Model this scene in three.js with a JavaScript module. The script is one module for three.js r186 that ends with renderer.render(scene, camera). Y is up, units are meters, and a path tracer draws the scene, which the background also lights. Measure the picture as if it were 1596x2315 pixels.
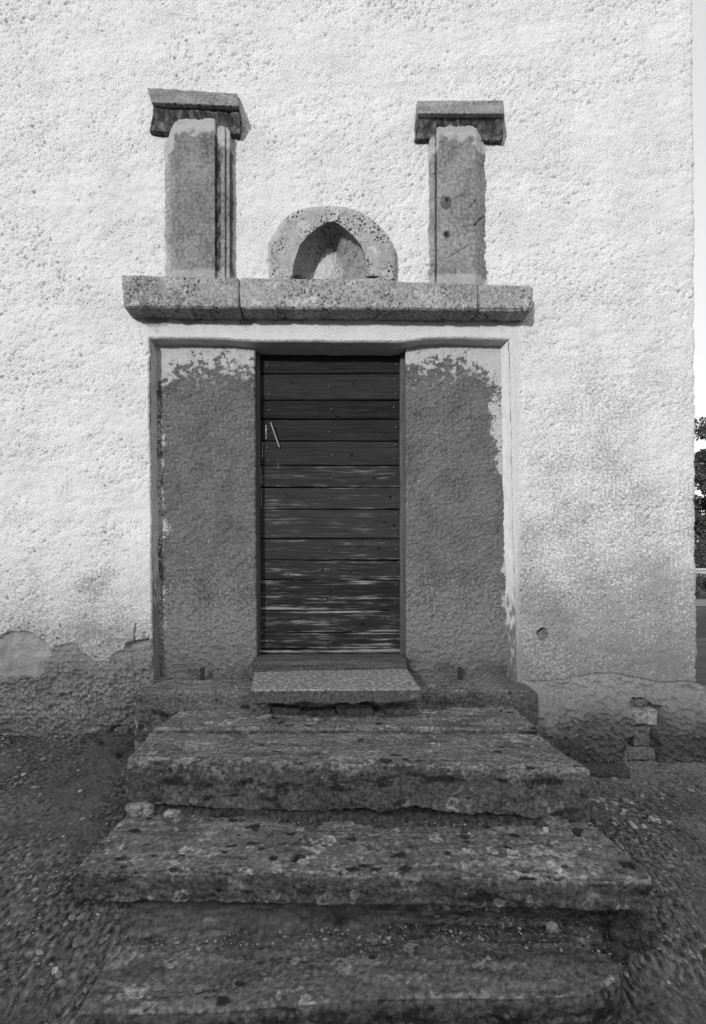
import * as THREE from 'three';
import { mergeGeometries } from 'three/addons/utils/BufferGeometryUtils.js';

// ---------------------------------------------------------------- camera, sky, sun, exposure
// The photograph was measured on a 1596 x 2314 grid: principal point (745, 1300), focal length 945 of those units.
const F = 945, U0 = 745, V0 = 1300, EYE = 1.5, CZ = 2.5;
const scene = new THREE.Scene();
const camera = new THREE.PerspectiveCamera(2 * Math.atan(1157 / F) * 180 / Math.PI, 706 / 1024, 0.05, 400);
camera.position.set(0, EYE, CZ);
camera.lookAt(0, EYE, 0);
camera.setViewOffset(1596, 2314, 798 - U0, 1157 - V0, 1596, 2314);
camera.updateProjectionMatrix();
scene.add(camera);

const SUN = new THREE.Vector3(-0.60, 0.40, 1.0).normalize();
{
  const W = 256, H = 128, d = new Float32Array(W * H * 4);
  for (let j = 0; j < H; j++) {
    const el = ((j + 0.5) / H - 0.5) * Math.PI;                     // DataTexture rows run from the bottom
    for (let i = 0; i < W; i++) {
      const az = ((i + 0.5) / W - 0.5) * 2 * Math.PI;               // equirect: direction (cos az, ., sin az)
      const dir = [Math.cos(el) * Math.cos(az), Math.sin(el), Math.cos(el) * Math.sin(az)];
      const c = dir[0] * SUN.x + dir[1] * SUN.y + dir[2] * SUN.z;
      let L = el > 0 ? 0.40 + 0.92 * Math.exp(-el / 0.80) : 0.18;
      if (el > 0) L += 0.35 * Math.exp(-(1 - c) * 9);                // the bright haze round the sun
      const k = (j * W + i) * 4;
      d[k] = d[k + 1] = d[k + 2] = L; d[k + 3] = 1;
    }
  }
  const sky = new THREE.DataTexture(d, W, H, THREE.RGBAFormat, THREE.FloatType);
  sky.mapping = THREE.EquirectangularReflectionMapping;
  sky.magFilter = sky.minFilter = THREE.LinearFilter;
  sky.needsUpdate = true;
  scene.background = sky; scene.environment = sky;
}
const sun = new THREE.DirectionalLight(new THREE.Color(1, 1, 1), 3.0);
sun.position.copy(SUN).multiplyScalar(20); sun.target.position.set(0, 1.5, 0);
sun.castShadow = true; sun.shadow.radius = 7; sun.shadow.mapSize.set(4096, 4096);
Object.assign(sun.shadow.camera, { left: -6, right: 6, top: 6, bottom: -6, near: 1, far: 60 });
scene.add(sun, sun.target);
const renderer = new THREE.WebGLRenderer({ antialias: true });
renderer.setSize(706, 1024);
renderer.toneMapping = THREE.LinearToneMapping;
renderer.toneMappingExposure = 1.01;
renderer.shadowMap.enabled = true;

// ---------------------------------------------------------------- noise and helpers
let seed = 1234567;
function rnd() { seed |= 0; seed = seed + 0x6D2B79F5 | 0; let t = Math.imul(seed ^ seed >>> 15, 1 | seed); t = t + Math.imul(t ^ t >>> 7, 61 | t) ^ t; return ((t ^ t >>> 14) >>> 0) / 4294967296; }
const PERM = new Uint8Array(512);
{ const a = [...Array(256).keys()]; for (let i = 255; i > 0; i--) { const j = Math.floor(rnd() * (i + 1)); [a[i], a[j]] = [a[j], a[i]]; } for (let i = 0; i < 512; i++) PERM[i] = a[i & 255]; }
const GX = new Float32Array(256), GY = new Float32Array(256), GZ = new Float32Array(256), G2X = new Float32Array(256), G2Y = new Float32Array(256), RV = new Float32Array(256);
for (let i = 0; i < 256; i++) {
  const z = rnd() * 2 - 1, t = rnd() * 6.2832, r = Math.sqrt(1 - z * z);
  GX[i] = r * Math.cos(t); GY[i] = r * Math.sin(t); GZ[i] = z; G2X[i] = Math.cos(t); G2Y[i] = Math.sin(t); RV[i] = rnd();
}
const fade = t => t * t * t * (t * (t * 6 - 15) + 10);
function n2(x, y) {                                                  // about -0.7 .. 0.7
  const X = Math.floor(x), Y = Math.floor(y), fx = x - X, fy = y - Y, u = fade(fx), v = fade(fy), i = X & 255, j = Y & 255;
  const A = PERM[i] + j, B = PERM[i + 1] + j, a = PERM[A], b = PERM[B], c = PERM[A + 1], d = PERM[B + 1];
  const p = G2X[a] * fx + G2Y[a] * fy, q = G2X[b] * (fx - 1) + G2Y[b] * fy, r = G2X[c] * fx + G2Y[c] * (fy - 1), s = G2X[d] * (fx - 1) + G2Y[d] * (fy - 1);
  const e = p + u * (q - p), f = r + u * (s - r);
  return e + v * (f - e);
}
function n3(x, y, z) {
  const X = Math.floor(x), Y = Math.floor(y), Z = Math.floor(z), fx = x - X, fy = y - Y, fz = z - Z, u = fade(fx), v = fade(fy), w = fade(fz);
  const i = X & 255, j = Y & 255, k = Z & 255;
  const A = PERM[i] + j, B = PERM[i + 1] + j, AA = PERM[A & 511] + k, AB = PERM[A + 1 & 511] + k, BA = PERM[B & 511] + k, BB = PERM[B + 1 & 511] + k;
  const g = (h, a, b, c) => { h = PERM[h & 511]; return GX[h] * a + GY[h] * b + GZ[h] * c; };
  const x1 = g(AA, fx, fy, fz), x2 = g(BA, fx - 1, fy, fz), x3 = g(AB, fx, fy - 1, fz), x4 = g(BB, fx - 1, fy - 1, fz);
  const x5 = g(AA + 1, fx, fy, fz - 1), x6 = g(BA + 1, fx - 1, fy, fz - 1), x7 = g(AB + 1, fx, fy - 1, fz - 1), x8 = g(BB + 1, fx - 1, fy - 1, fz - 1);
  const a = x1 + u * (x2 - x1), b = x3 + u * (x4 - x3), c = x5 + u * (x6 - x5), d = x7 + u * (x8 - x7), e = a + v * (b - a), f = c + v * (d - c);
  return 1.4 * (e + w * (f - e));
}
const f2 = (x, y, o = 3) => { let s = 0, a = 1; for (let i = 0; i < o; i++) { s += a * n2(x + i * 17.3, y - i * 9.1); x *= 2.03; y *= 2.03; a *= 0.5; } return s; };
const f3 = (x, y, z, o = 3) => { let s = 0, a = 1; for (let i = 0; i < o; i++) { s += a * n3(x + i * 17.3, y - i * 9.1, z + i * 5.7); x *= 2.03; y *= 2.03; z *= 2.03; a *= 0.5; } return s; };
const clamp = (x, a = 0, b = 1) => x < a ? a : x > b ? b : x;
const ss = (a, b, x) => { const t = clamp((x - a) / (b - a)); return t * t * (3 - 2 * t); };
const mix = (a, b, t) => a + (b - a) * t;
function curve(pts, x) {                                             // piecewise linear through [[x, y], ...]
  if (x <= pts[0][0]) return pts[0][1];
  for (let i = 1; i < pts.length; i++) if (x <= pts[i][0]) return mix(pts[i - 1][1], pts[i][1], (x - pts[i - 1][0]) / (pts[i][0] - pts[i - 1][0]));
  return pts[pts.length - 1][1];
}
function inside(poly, x, y) {
  let c = false;
  for (let i = 0, j = poly.length - 1; i < poly.length; j = i++) {
    const [xi, yi] = poly[i], [xj, yj] = poly[j];
    if ((yi > y) !== (yj > y) && x < (xj - xi) * (y - yi) / (yj - yi) + xi) c = !c;
  }
  return c;
}
function edgeDist(poly, x, y) {
  let m = 1e9;
  for (let i = 0, j = poly.length - 1; i < poly.length; j = i++) {
    const ax = poly[j][0], ay = poly[j][1], bx = poly[i][0] - ax, by = poly[i][1] - ay, t = clamp(((x - ax) * bx + (y - ay) * by) / (bx * bx + by * by + 1e-12));
    const dx = x - ax - t * bx, dy = y - ay - t * by; m = Math.min(m, dx * dx + dy * dy);
  }
  return Math.sqrt(m);
}
// survey: a measured photo point and the depth of the face it lies on -> metres
const SX = (u, z = 0) => (u - U0) / F * (CZ - z), SY = (v, z = 0) => EYE - (v - V0) / F * (CZ - z);
const P = (u, v, z) => new THREE.Vector3(SX(u, z), SY(v, z), z);

// spots (lichen discs, pits): cellular pattern in space; fn(distance, radius, random) over nearby features
function spots(x, y, z, cell, share, rmin, rmax, fn) {
  const X = Math.floor(x / cell), Y = Math.floor(y / cell), Z = Math.floor(z / cell);
  for (let a = -1; a <= 1; a++) for (let b = -1; b <= 1; b++) for (let c = -1; c <= 1; c++) {
    const h = PERM[PERM[PERM[(X + a) & 255] + ((Y + b) & 255)] + ((Z + c) & 255)], q = PERM[h + 77];
    if (RV[h] > share) continue;
    const dx = (X + a + RV[(h + 31) & 255]) * cell - x, dy = (Y + b + RV[(h + 87) & 255]) * cell - y, dz = (Z + c + RV[q]) * cell - z;
    const r = mix(rmin, rmax, RV[(q + 9) & 255] ** 2), d = Math.sqrt(dx * dx + dy * dy + dz * dz);
    if (d < r * 1.6) fn(d, r, RV[(q + 50) & 255]);
  }
}
// the same on a face, in its own two axes
function spots2(x, y, cell, share, rmin, rmax, sd, fn) {
  const X = Math.floor(x / cell), Y = Math.floor(y / cell);
  for (let a = -1; a <= 1; a++) for (let b = -1; b <= 1; b++) {
    const h = PERM[PERM[(X + a) & 255] + ((Y + b + sd) & 255)], q = PERM[h + 77];
    if (RV[h] > share) continue;
    const dx = (X + a + RV[(h + 31) & 255]) * cell - x, dy = (Y + b + RV[(h + 87) & 255]) * cell - y;
    const r = mix(rmin, rmax, RV[(q + 9) & 255] ** 2), d = Math.hypot(dx, dy);
    if (d < r * 1.6) fn(d, r, RV[(q + 50) & 255]);
  }
}
const names = {};
function numbered(name) { const k = names[name] = (names[name] ?? -1) + 1; return k ? name + '_' + String(k).padStart(3, '0') : name; }
function tag(o, label, category, group, kind) {
  if (label) o.userData.label = label;
  if (category) o.userData.category = category;
  if (group) o.userData.group = group;
  if (kind) o.userData.kind = kind;
  return o;
}
function mesh(name, g, m, parent = scene) {
  const o = new THREE.Mesh(g, m); o.name = numbered(name); o.castShadow = o.receiveShadow = true; parent.add(o); return o;
}
function group(name, parent = scene, pos) { const o = new THREE.Group(); o.name = numbered(name); if (pos) o.position.copy(pos); parent.add(o); return o; }
function geometry(pos, col, uv, idx) {
  const g = new THREE.BufferGeometry();
  g.setAttribute('position', new THREE.BufferAttribute(pos, 3));
  g.setAttribute('color', new THREE.BufferAttribute(col, 3));
  g.setAttribute('uv', new THREE.BufferAttribute(uv, 2));
  g.setIndex(new THREE.BufferAttribute(idx, 1)); g.computeVertexNormals();
  return g;
}
// a sheet over two lists of grid lines; at(s, t) -> [x, y, z, grey], keep(s, t) drops cells
function sheet(ss_, ts, at, keep, flip = false) {
  const n = ss_.length, m = ts.length, pos = new Float32Array(n * m * 3), col = new Float32Array(n * m * 3), uv = new Float32Array(n * m * 2);
  for (let j = 0; j < m; j++) for (let i = 0; i < n; i++) {
    const k = j * n + i, p = at(ss_[i], ts[j], i, j);
    pos.set([p[0], p[1], p[2]], k * 3); col[k * 3] = col[k * 3 + 1] = col[k * 3 + 2] = p[3]; uv[k * 2] = ss_[i]; uv[k * 2 + 1] = ts[j];
  }
  const idx = new Uint32Array((n - 1) * (m - 1) * 6); let c = 0;
  for (let j = 0; j < m - 1; j++) for (let i = 0; i < n - 1; i++) {
    if (keep && !keep((ss_[i] + ss_[i + 1]) / 2, (ts[j] + ts[j + 1]) / 2)) continue;
    const a = j * n + i, b = a + 1, d = a + n, e = d + 1;
    if (flip) { idx[c++] = a; idx[c++] = d; idx[c++] = b; idx[c++] = b; idx[c++] = d; idx[c++] = e; }
    else { idx[c++] = a; idx[c++] = b; idx[c++] = d; idx[c++] = b; idx[c++] = e; idx[c++] = d; }
  }
  return geometry(pos, col, uv, idx.slice(0, c));
}
function lines(...spans) {                                           // [from, to, step], ...
  const out = [];
  for (const [a, b, s] of spans) { const n = Math.max(1, Math.round((b - a) / s)); for (let i = 0; i < n; i++) out.push(a + (b - a) * i / n); }
  out.push(spans[spans.length - 1][1]);
  return out;
}
// a rounded six-sided block from eight corners (index = right + 2 * top + 4 * front); closed surface on one shared lattice
const mid = (c, i, j) => c[i].distanceTo(c[j]);
function block(c, { cell = 0.005, r = 0.01, relief = () => 0, grey = () => 0.1, shape, skip = '', uvAt }) {
  const L = [Math.max(mid(c, 0, 1), mid(c, 6, 7)), Math.max(mid(c, 0, 2), mid(c, 5, 7)), Math.max(mid(c, 0, 4), mid(c, 3, 7))];
  const N = L.map(l => Math.max(2, Math.round(l / cell))), key = new Map(), pos = [], col = [], uv = [], idx = [];
  const p = new THREE.Vector3(), n = new THREE.Vector3(), t = new THREE.Vector3();
  const corner = (a, b, d) => {
    p.set(0, 0, 0);
    for (let k = 0; k < 8; k++) p.addScaledVector(c[k], (k & 1 ? a : 1 - a) * (k & 2 ? b : 1 - b) * (k & 4 ? d : 1 - d));
  };
  const vert = (i, j, k) => {
    const id = (i * (N[1] + 1) + j) * (N[2] + 1) + k, old = key.get(id);
    if (old !== undefined) return old;
    const q = [i / N[0] * L[0], j / N[1] * L[1], k / N[2] * L[2]], rr = Math.min(r, L[0] / 2.2, L[1] / 2.2, L[2] / 2.2);
    const inn = q.map((x, a) => clamp(x, rr, L[a] - rr));
    n.set(q[0] - inn[0], q[1] - inn[1], q[2] - inn[2]);
    const edge = n.length() / rr - 1; n.normalize();
    const a = (inn[0] + n.x * rr) / L[0], b = (inn[1] + n.y * rr) / L[1], d = (inn[2] + n.z * rr) / L[2];
    corner(a, b, d);
    if (shape) shape(p, a, b, d, n);
    const h = relief(p, n, edge, a, b, d), g = grey(p, n, edge, a, b, d);
    p.addScaledVector(n, h);
    const at = pos.length / 3; key.set(id, at);
    pos.push(p.x, p.y, p.z); col.push(g, g, g);
    if (uvAt) uv.push(...uvAt(p)); else uv.push(p.x + 0.7 * p.z, p.y - p.z);
    return at;
  };
  const quad = (a, b, d, e) => idx.push(a, b, d, a, d, e);
  const face = (nu, nv, f) => { for (let i = 0; i < nu; i++) for (let j = 0; j < nv; j++) quad(f(i, j), f(i + 1, j), f(i + 1, j + 1), f(i, j + 1)); };
  if (!skip.includes('f')) face(N[0], N[1], (i, j) => vert(i, j, N[2]));
  if (!skip.includes('k')) face(N[1], N[0], (j, i) => vert(i, j, 0));
  if (!skip.includes('t')) face(N[2], N[0], (k, i) => vert(i, N[1], k));
  if (!skip.includes('b')) face(N[0], N[2], (i, k) => vert(i, 0, k));
  if (!skip.includes('r')) face(N[1], N[2], (j, k) => vert(N[0], j, k));
  if (!skip.includes('l')) face(N[2], N[1], (k, j) => vert(0, j, k));
  return geometry(new Float32Array(pos), new Float32Array(col), new Float32Array(uv), new Uint32Array(idx));
}
// corners from front and back faces: [tl, tr, bl, br]
const corners = (ft, fr, fbl, fbr, kt, kr, kbl, kbr) => [kbl, kbr, kt, kr, fbl, fbr, ft, fr];

// ---------------------------------------------------------------- textures and materials
function tile(size, fn, srgb) {                                      // periodic tile through blending of four shifted copies
  const d = new Uint8Array(size * size * 4);
  for (let j = 0; j < size; j++) for (let i = 0; i < size; i++) {
    const x = i / size, y = j / size, wx = x, wy = y;
    const v = fn(x, y) * (1 - wx) * (1 - wy) + fn(x - 1, y) * wx * (1 - wy) + fn(x, y - 1) * (1 - wx) * wy + fn(x - 1, y - 1) * wx * wy;
    const k = (j * size + i) * 4; d[k] = d[k + 1] = d[k + 2] = clamp(v) * 255; d[k + 3] = 255;
  }
  const t = new THREE.DataTexture(d, size, size, THREE.RGBAFormat);
  t.wrapS = t.wrapT = THREE.RepeatWrapping; t.magFilter = THREE.LinearFilter; t.minFilter = THREE.LinearMipmapLinearFilter; t.generateMipmaps = true;
  if (srgb) t.colorSpace = THREE.SRGBColorSpace;
  t.needsUpdate = true; return t;
}
const grainMap = tile(512, (x, y) => 0.92 + 0.26 * f2(x * 60, y * 60, 3) + 0.06 * n2(x * 9, y * 9), true);
const stoneMap = tile(1024, (x, y) => { const a = f2(x * 42, y * 42, 4), b = n2(x * 130, y * 130); return 0.88 + 0.34 * a + 0.22 * b - 0.28 * ss(0.25, 0.45, n2(x * 60 + 5, y * 60) + 0.3 * b); }, true);
const grainBump = tile(512, (x, y) => 0.5 + 0.55 * f2(x * 55 + 4, y * 55, 3) + 0.2 * n2(x * 12, y * 12));
for (const t of [grainMap, grainBump]) t.repeat.set(1 / 0.45, 1 / 0.45);
stoneMap.repeat.set(1 / 0.7, 1 / 0.7);
const std = o => new THREE.MeshPhysicalMaterial({ roughness: 0.95, metalness: 0, vertexColors: true, specularIntensity: 0.3, ...o });
const M = {
  plaster: std({ map: grainMap, bumpMap: grainBump, bumpScale: 0.006, roughness: 0.97 }),
  smooth: std({ bumpMap: grainBump, bumpScale: 0.001, roughness: 0.95 }),
  stone: std({ map: stoneMap, bumpMap: grainBump, bumpScale: 0.006, roughness: 0.92 }),
  soil: std({ map: stoneMap, bumpMap: grainBump, bumpScale: 0.004, roughness: 1 }),
  pebble: new THREE.MeshPhysicalMaterial({ specularIntensity: 0.3, color: new THREE.Color().setRGB(1, 1, 1), roughness: 0.9 }),
  iron: new THREE.MeshStandardMaterial({ color: new THREE.Color().setRGB(0.03, 0.03, 0.03), roughness: 0.75, bumpMap: grainBump, bumpScale: 0.001 }),
  nail: new THREE.MeshStandardMaterial({ color: new THREE.Color().setRGB(0.045, 0.045, 0.045), roughness: 0.6, metalness: 0.3 }),
  leaf: new THREE.MeshStandardMaterial({ color: new THREE.Color().setRGB(0.06, 0.06, 0.06), roughness: 0.8, side: THREE.DoubleSide }),
  bark: new THREE.MeshStandardMaterial({ color: new THREE.Color().setRGB(0.05, 0.05, 0.05), roughness: 1 }),
  cord: new THREE.MeshStandardMaterial({ color: new THREE.Color().setRGB(0.32, 0.32, 0.32), roughness: 0.9 }),
  slate: new THREE.MeshStandardMaterial({ color: new THREE.Color().setRGB(0.06, 0.06, 0.06), roughness: 0.9 }),
  dark: new THREE.MeshStandardMaterial({ color: new THREE.Color().setRGB(0.05, 0.05, 0.05), roughness: 1 }),
};

// ---------------------------------------------------------------- the building: its roughcast front, one sheet that turns the right corner
const building = tag(group('church_building'), 'white roughcast building with a walled-up stone portal round a plank door', 'building');
const wx = u => (u - U0) / 378, wy = v => EYE - (v - V0) / 378;      // on the wall plane z = 0
const wu = x => x * 378 + U0, wv = y => V0 - (y - EYE) * 378;
const XL = wx(341), XR = wx(1160), YT = wy(768), YB = wy(1552);
const edgeL = y => wx(curve([[700, 337], [1540, 345], [1700, 346]], wv(y))) + 0.004 * f2(y * 9, 3.3, 3);
const edgeR = y => wx(curve([[700, 1151], [1540, 1168], [1700, 1170]], wv(y))) + 0.006 * f2(y * 4, 7.7, 3);
const edgeT = x => wy(curve([[340, 765], [420, 764], [500, 766], [575, 771], [700, 772], [860, 773], [920, 772], [965, 765], [1060, 764], [1150, 767]], wu(x))) + 0.003 * f2(x * 14, 1.7, 3);
const cornerX = y => wx(curve([[-400, 1567], [100, 1570], [900, 1575], [1500, 1579], [1700, 1580]], wv(y))) + 0.008 * f2(y * 5, 11.1, 4) + 0.004 * f2(y * 34, 15.1, 3);
const toUV = pts => pts.map(([u, v]) => [wx(u), wy(v)]);
const z6 = (x, y) => [(900 + x / 3.192) * 0.65977, (680 + y / 3.192) * 0.65977];
const archOut = [[75, 880], [62, 650], [62, 500], [110, 400], [180, 290], [250, 210], [330, 150], [420, 118], [520, 95], [700, 80], [820, 86], [900, 95], [1000, 118], [1080, 150], [1200, 230], [1330, 350], [1420, 480], [1450, 580], [1446, 880]].map(p => z6(...p));
const nicheOut = [[322, 880], [345, 700], [400, 530], [480, 420], [600, 320], [700, 265], [770, 252], [800, 265], [900, 330], [1000, 420], [1080, 520], [1120, 620], [1130, 700], [1132, 880]].map(p => z6(...p));
const archWall = toUV(archOut), archCut = archWall.map(([x, y]) => [mix(x, wx(748), 0.10), mix(y, wy(628), 0.10) - (y < wy(620) ? 0.02 : 0)]);
const crumble = toUV([[-400, 1470], [-100, 1445], [0, 1436], [22, 1426], [71, 1428], [100, 1447], [116, 1466], [140, 1456], [165, 1452], [190, 1480], [212, 1494], [240, 1500], [283, 1463], [285, 1455], [298, 1451], [318, 1450], [337, 1444], [350, 1440]]);
const patchL = toUV([[-60, 1445], [0, 1437], [22, 1427], [71, 1429], [100, 1448], [114, 1470], [104, 1500], [96, 1522], [60, 1533], [0, 1530], [-60, 1528]]);
const plinthTop = toUV([[1140, 1560], [1160, 1552], [1190, 1543], [1218, 1541], [1262, 1539], [1300, 1531], [1353, 1523], [1394, 1523], [1445, 1534], [1496, 1543], [1546, 1540], [1600, 1548], [1700, 1552]]);
const z4 = (x, y) => [1055.6 + x * 0.3386, 1253.5 + y * 0.3386];
const brickHole = toUV([[1030, 960], [1060, 938], [1140, 940], [1182, 982], [1245, 992], [1206, 1030], [1202, 1100], [1160, 1120], [1162, 1180], [1200, 1230], [1180, 1300], [1165, 1340], [960, 1340], [958, 1240], [978, 1190], [1030, 1160]].map(p => z4(...p)));
const smallHole = toUV([[468, 510], [492, 492], [540, 494], [532, 510], [540, 530], [536, 562], [515, 578], [490, 570], [474, 545]].map(p => z4(...p)));
const notch = toUV([[283, 1463], [286, 1454], [300, 1450], [337, 1443], [341, 1458], [318, 1464], [300, 1468]]);
const crackL = toUV([[303, 1448], [302, 1430], [306, 1409], [308, 1409], [306, 1430], [306, 1448]]);

function roughcast(x, y, amp) {                                      // thrown plaster: lumps, torn hollows, trowel strokes that lean
  const a = x + 0.016 * n2(x * 20, y * 20 + 5), b = y + 0.016 * n2(x * 20 + 9, y * 20);
  const patch = clamp(0.85 + 1.0 * n2(x * 1.3 + 3, y * 2.3) + 0.8 * n2(x * 4.2, y * 6.5 + 6), 0.22, 1.6), q = n2(a * 7, b * 12), r = n2(a * 14 + 3, b * 21);
  const c = a * 0.86 + b * 0.5, d = b * 0.86 - a * 0.5;
  const w = n2(c * 25, d * 42 + 40), g = n2(c * 54, d * 80), s = n2(c * 92, d * 118 + 13);
  const n = 0.50 * w + 0.75 * g + 0.50 * s + 0.15 * r;
  const tear = Math.max(0, -n - 0.22 + 0.10 * (patch - 0.85)) * 0.026 + Math.max(0, -n - 0.55) * 0.05;
  return amp * (0.0055 * q + 0.0045 * r + (0.12 + 0.75 * patch) * (0.0034 * w + 0.0016 * g + 0.0055 * (0.25 - Math.abs(n2(c * 40 + 7, d * 58))) + 0.0040 * (0.25 - Math.abs(s)) - 0.95 * tear));
}
function wallAt(x, y) {                                              // -> [height in front of the wall plane, grey]
  const u = wu(x), v = wv(y);
  const low = ss(1180, 1560, v), leftSide = u < 600;
  let h = 0.010 * n2(x * 0.9 + 2, y * 0.9) + 0.006 * n2(x * 3.1, y * 3.1 + 8);
  // where the plaster was floated smooth: the frieze over the doorway, the strip at its right
  const frieze = ss(318, 338, u + 6 * n2(x * 8, y * 8)) * ss(1178, 1160, u + 8 * n2(x * 8, y * 8)) * ss(640, 660, v) * ss(790, 770, v);
  const strip = ss(1183, 1166, u + 7 * n2(x * 6, y * 6)) * ss(1140, 1150, u) * ss(740, 790, v) * ss(1600, 1500, v);
  const smooth = Math.max(frieze, strip);
  const speck = 1.15 * f2(x * 78, y * 80 + 9, 3), blot = f2(x * 3.3 + 7, y * 3.3, 3), fine = n2(x * 120, y * 120);
  let g = 0.715 + 0.05 * n2(x * 6, y * 6 + 4) + 0.05 * f2(x * 2.2, y * 3.4 + 8, 3) + 0.06 * fine;
  // weather stains: grainy, patchy, thicker low down and on the lee side at the right
  let D = leftSide ? 0.50 * ss(1150, 1520, v) : 0.60 * ss(800, 1500, v) + 0.25 * Math.exp(-(((u - 1340) / 200) ** 2) - ((v - 880) / 260) ** 2);
  D += 0.12 * ss(600, 300, u) * ss(700, 1300, v) * ss(0.1, 0.5, blot);
  const dirt = ss(0.18, 0.75, speck * 0.55 + D * 1.15 + blot * 0.28);
  g = mix(g, 0.27 + 0.12 * speck, dirt * 0.9);
  if (frieze > 0) {
    const st = ss(0.15, 0.35, f2(x * 7 + 2, y * 12, 3) * 0.6 + 0.62 * ss(752, 712, v) + 0.30 * (ss(480, 400, u) + ss(1090, 1150, u)) - 0.27);
    g = mix(g, mix(0.66 + 0.05 * n2(x * 11, y * 11), 0.30 + 0.08 * fine, st * 0.85), frieze);
  }
  if (strip > 0) g = mix(g, mix(0.60, 0.36, ss(1250, 1500, v + 120 * speck)) + 0.05 * speck, strip * 0.9);
  let amp = mix(1, 0.10, smooth);
  if (u < 345) {                                                     // left foot of the wall: plaster fallen off, rough masonry
    const rg = ss(112, 130, u) * ss(290, 270, u), top = curve(crumble, x), below = top - y + rg * 0.05 * f2(x * 12, y * 12, 4) + 0.006 * f2(x * 30, y * 30, 2);
    const cut = ss(-0.002, 0.007, below);
    if (below > -0.03) {
      const inPatch = inside(patchL, x + 0.035 * f2(x * 16, y * 16, 3), y + 0.028 * f2(x * 16 + 4, y * 16, 3)) ? 1 : 0;
      const worn = ss(0, 0.20, below + 0.08 * blot);
      const rough = 0.028 * f2(x * 10, y * 13, 3) + 0.022 * n2(x * 34, y * 44) + 0.014 * n2(x * 76, y * 86);
      const out = 0.055 * ss(0.10, 0.55, below);
      const bedded = 0.19 + 0.14 * (speck * 0.5 + 0.5) + 0.14 * ss(0.2, 0.5, speck + 0.6 * blot) + 0.06 * n2(x * 9, y * 12);
      const hl = inPatch ? -0.016 + 0.008 * f2(x * 16, y * 16, 4) : -0.010 + out + rough * (0.35 + 0.65 * worn);
      const gl = inPatch ? 0.40 + 0.14 * f2(x * 11, y * 11, 4) + 0.05 * speck : mix(0.32, Math.max(0.05, bedded), clamp(worn * 1.6)) + 0.05 * speck;
      h += cut * hl; amp *= mix(1, inPatch ? 0.15 : 0.8, cut); g = mix(g, gl, cut);
      h -= 0.13 * Math.exp(-(((x - wx(272)) / 0.05) ** 2) - ((y - wy(1652)) / 0.03) ** 2) + 0.10 * Math.exp(-(((x - wx(20)) / 0.13) ** 2) - ((y - wy(1668)) / 0.012) ** 2);   // hole by the block
    }
    if (inside(notch, x, y)) { h -= 0.024; amp *= 0.2; g = 0.40; }
    if (inside(crackL, x, y)) h -= 0.02;
  }
  if (u > 1148) {                                                    // right foot: a bulging plinth under a cracked lip
    const top = curve(plinthTop, x) + 0.004 * n2(x * 25, 2), below = top - y;
    const on = ss(-0.003, 0.010, below) * ss(1150, 1172, u);
    if (below > -0.02) {
      const rough = 0.022 * f2(x * 11, y * 14, 3) + 0.018 * n2(x * 34, y * 44) + 0.012 * n2(x * 78, y * 86);
      const bulge = 0.012 + 0.105 * ss(0, 0.22, below) + 0.10 * ss(0, 0.06, below) * Math.exp(-(((x - 1.17) / 0.11) ** 2));
      const dk = ss(0.02, 0.40, below + 0.16 * blot + 0.08 * speck + (u > 1440 ? 0.05 : 0) + (u < 1260 ? 0.05 : 0));
      h += on * (bulge + rough); g = mix(g, mix(0.40 + 0.16 * speck + 0.10 * blot, 0.15 + 0.10 * speck, dk), on);
    }
    if (Math.abs(below) < 0.004 + 0.003 * n2(x * 30, 5) && u > 1200) h -= 0.014;               // crack under the lip
    if (inside(brickHole, x, y)) { h -= 0.060; amp *= 0.6; g = 0.24 + 0.08 * speck; }
    if (inside(smallHole, x + 0.004 * fine, y)) { h -= 0.055; amp *= 0.2; g = 0.34; }
  }
  h += roughcast(x, y, amp);
  // arris of the doorway recess: rounded over
  if (v > 740 && v < 1560 && u > 300 && u < 1200) {
    const dx = u < 745 ? edgeL(y) - x : x - edgeR(y), dy = y - edgeT(clamp(x, XL, XR)), e = Math.max(dx, dy), R = 0.012;
    if (e < R) h -= R * (1 - Math.sqrt(Math.max(0, 1 - (1 - clamp(e / R)) ** 2)));
  }
  return [h, clamp(g, 0.04, 0.82)];
}
{
  const c = 0.0052, xs0 = lines([-4.5, -2.15, 0.05], [-2.15, XL, c], [XL, XR, c], [XR, 2.12, c], [2.12, 2.36, 0.004], [2.36, 2.9, 0.012], [2.9, 8.2, 0.12]);
  const ys0 = lines([0.2, YB, c], [YB, YT, c], [YT, 5.05, c], [5.05, 6.6, 0.05]);
  const R = 0.03;
  const g = sheet(xs0, ys0, (s, t) => {
    let x = s, y = t;
    x += (edgeL(t) - XL) * Math.max(0, 1 - Math.abs(s - XL) / 0.4) + (edgeR(t) - XR) * Math.max(0, 1 - Math.abs(s - XR) / 0.4);
    y += (edgeT(clamp(s, XL, XR)) - YT) * Math.max(0, 1 - Math.abs(t - YT) / 0.3);
    const [h, gr] = wallAt(x, y), cx = cornerX(y), e = x - (cx - R);
    if (e <= 0) return [x, y, h, gr];
    const a = Math.min(e / R, Math.PI / 2), past = Math.max(0, e - R * Math.PI / 2), nx = Math.sin(a), nz = Math.cos(a);
    return [cx - R + nx * (R + h), y, -R + nz * (R + h) - past, gr];
  }, (s, t) => !(s > XL && s < XR && t > YB && t < YT) && !inside(archCut, s, t));
  mesh('wall', g, M.plaster, building);
}
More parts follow.
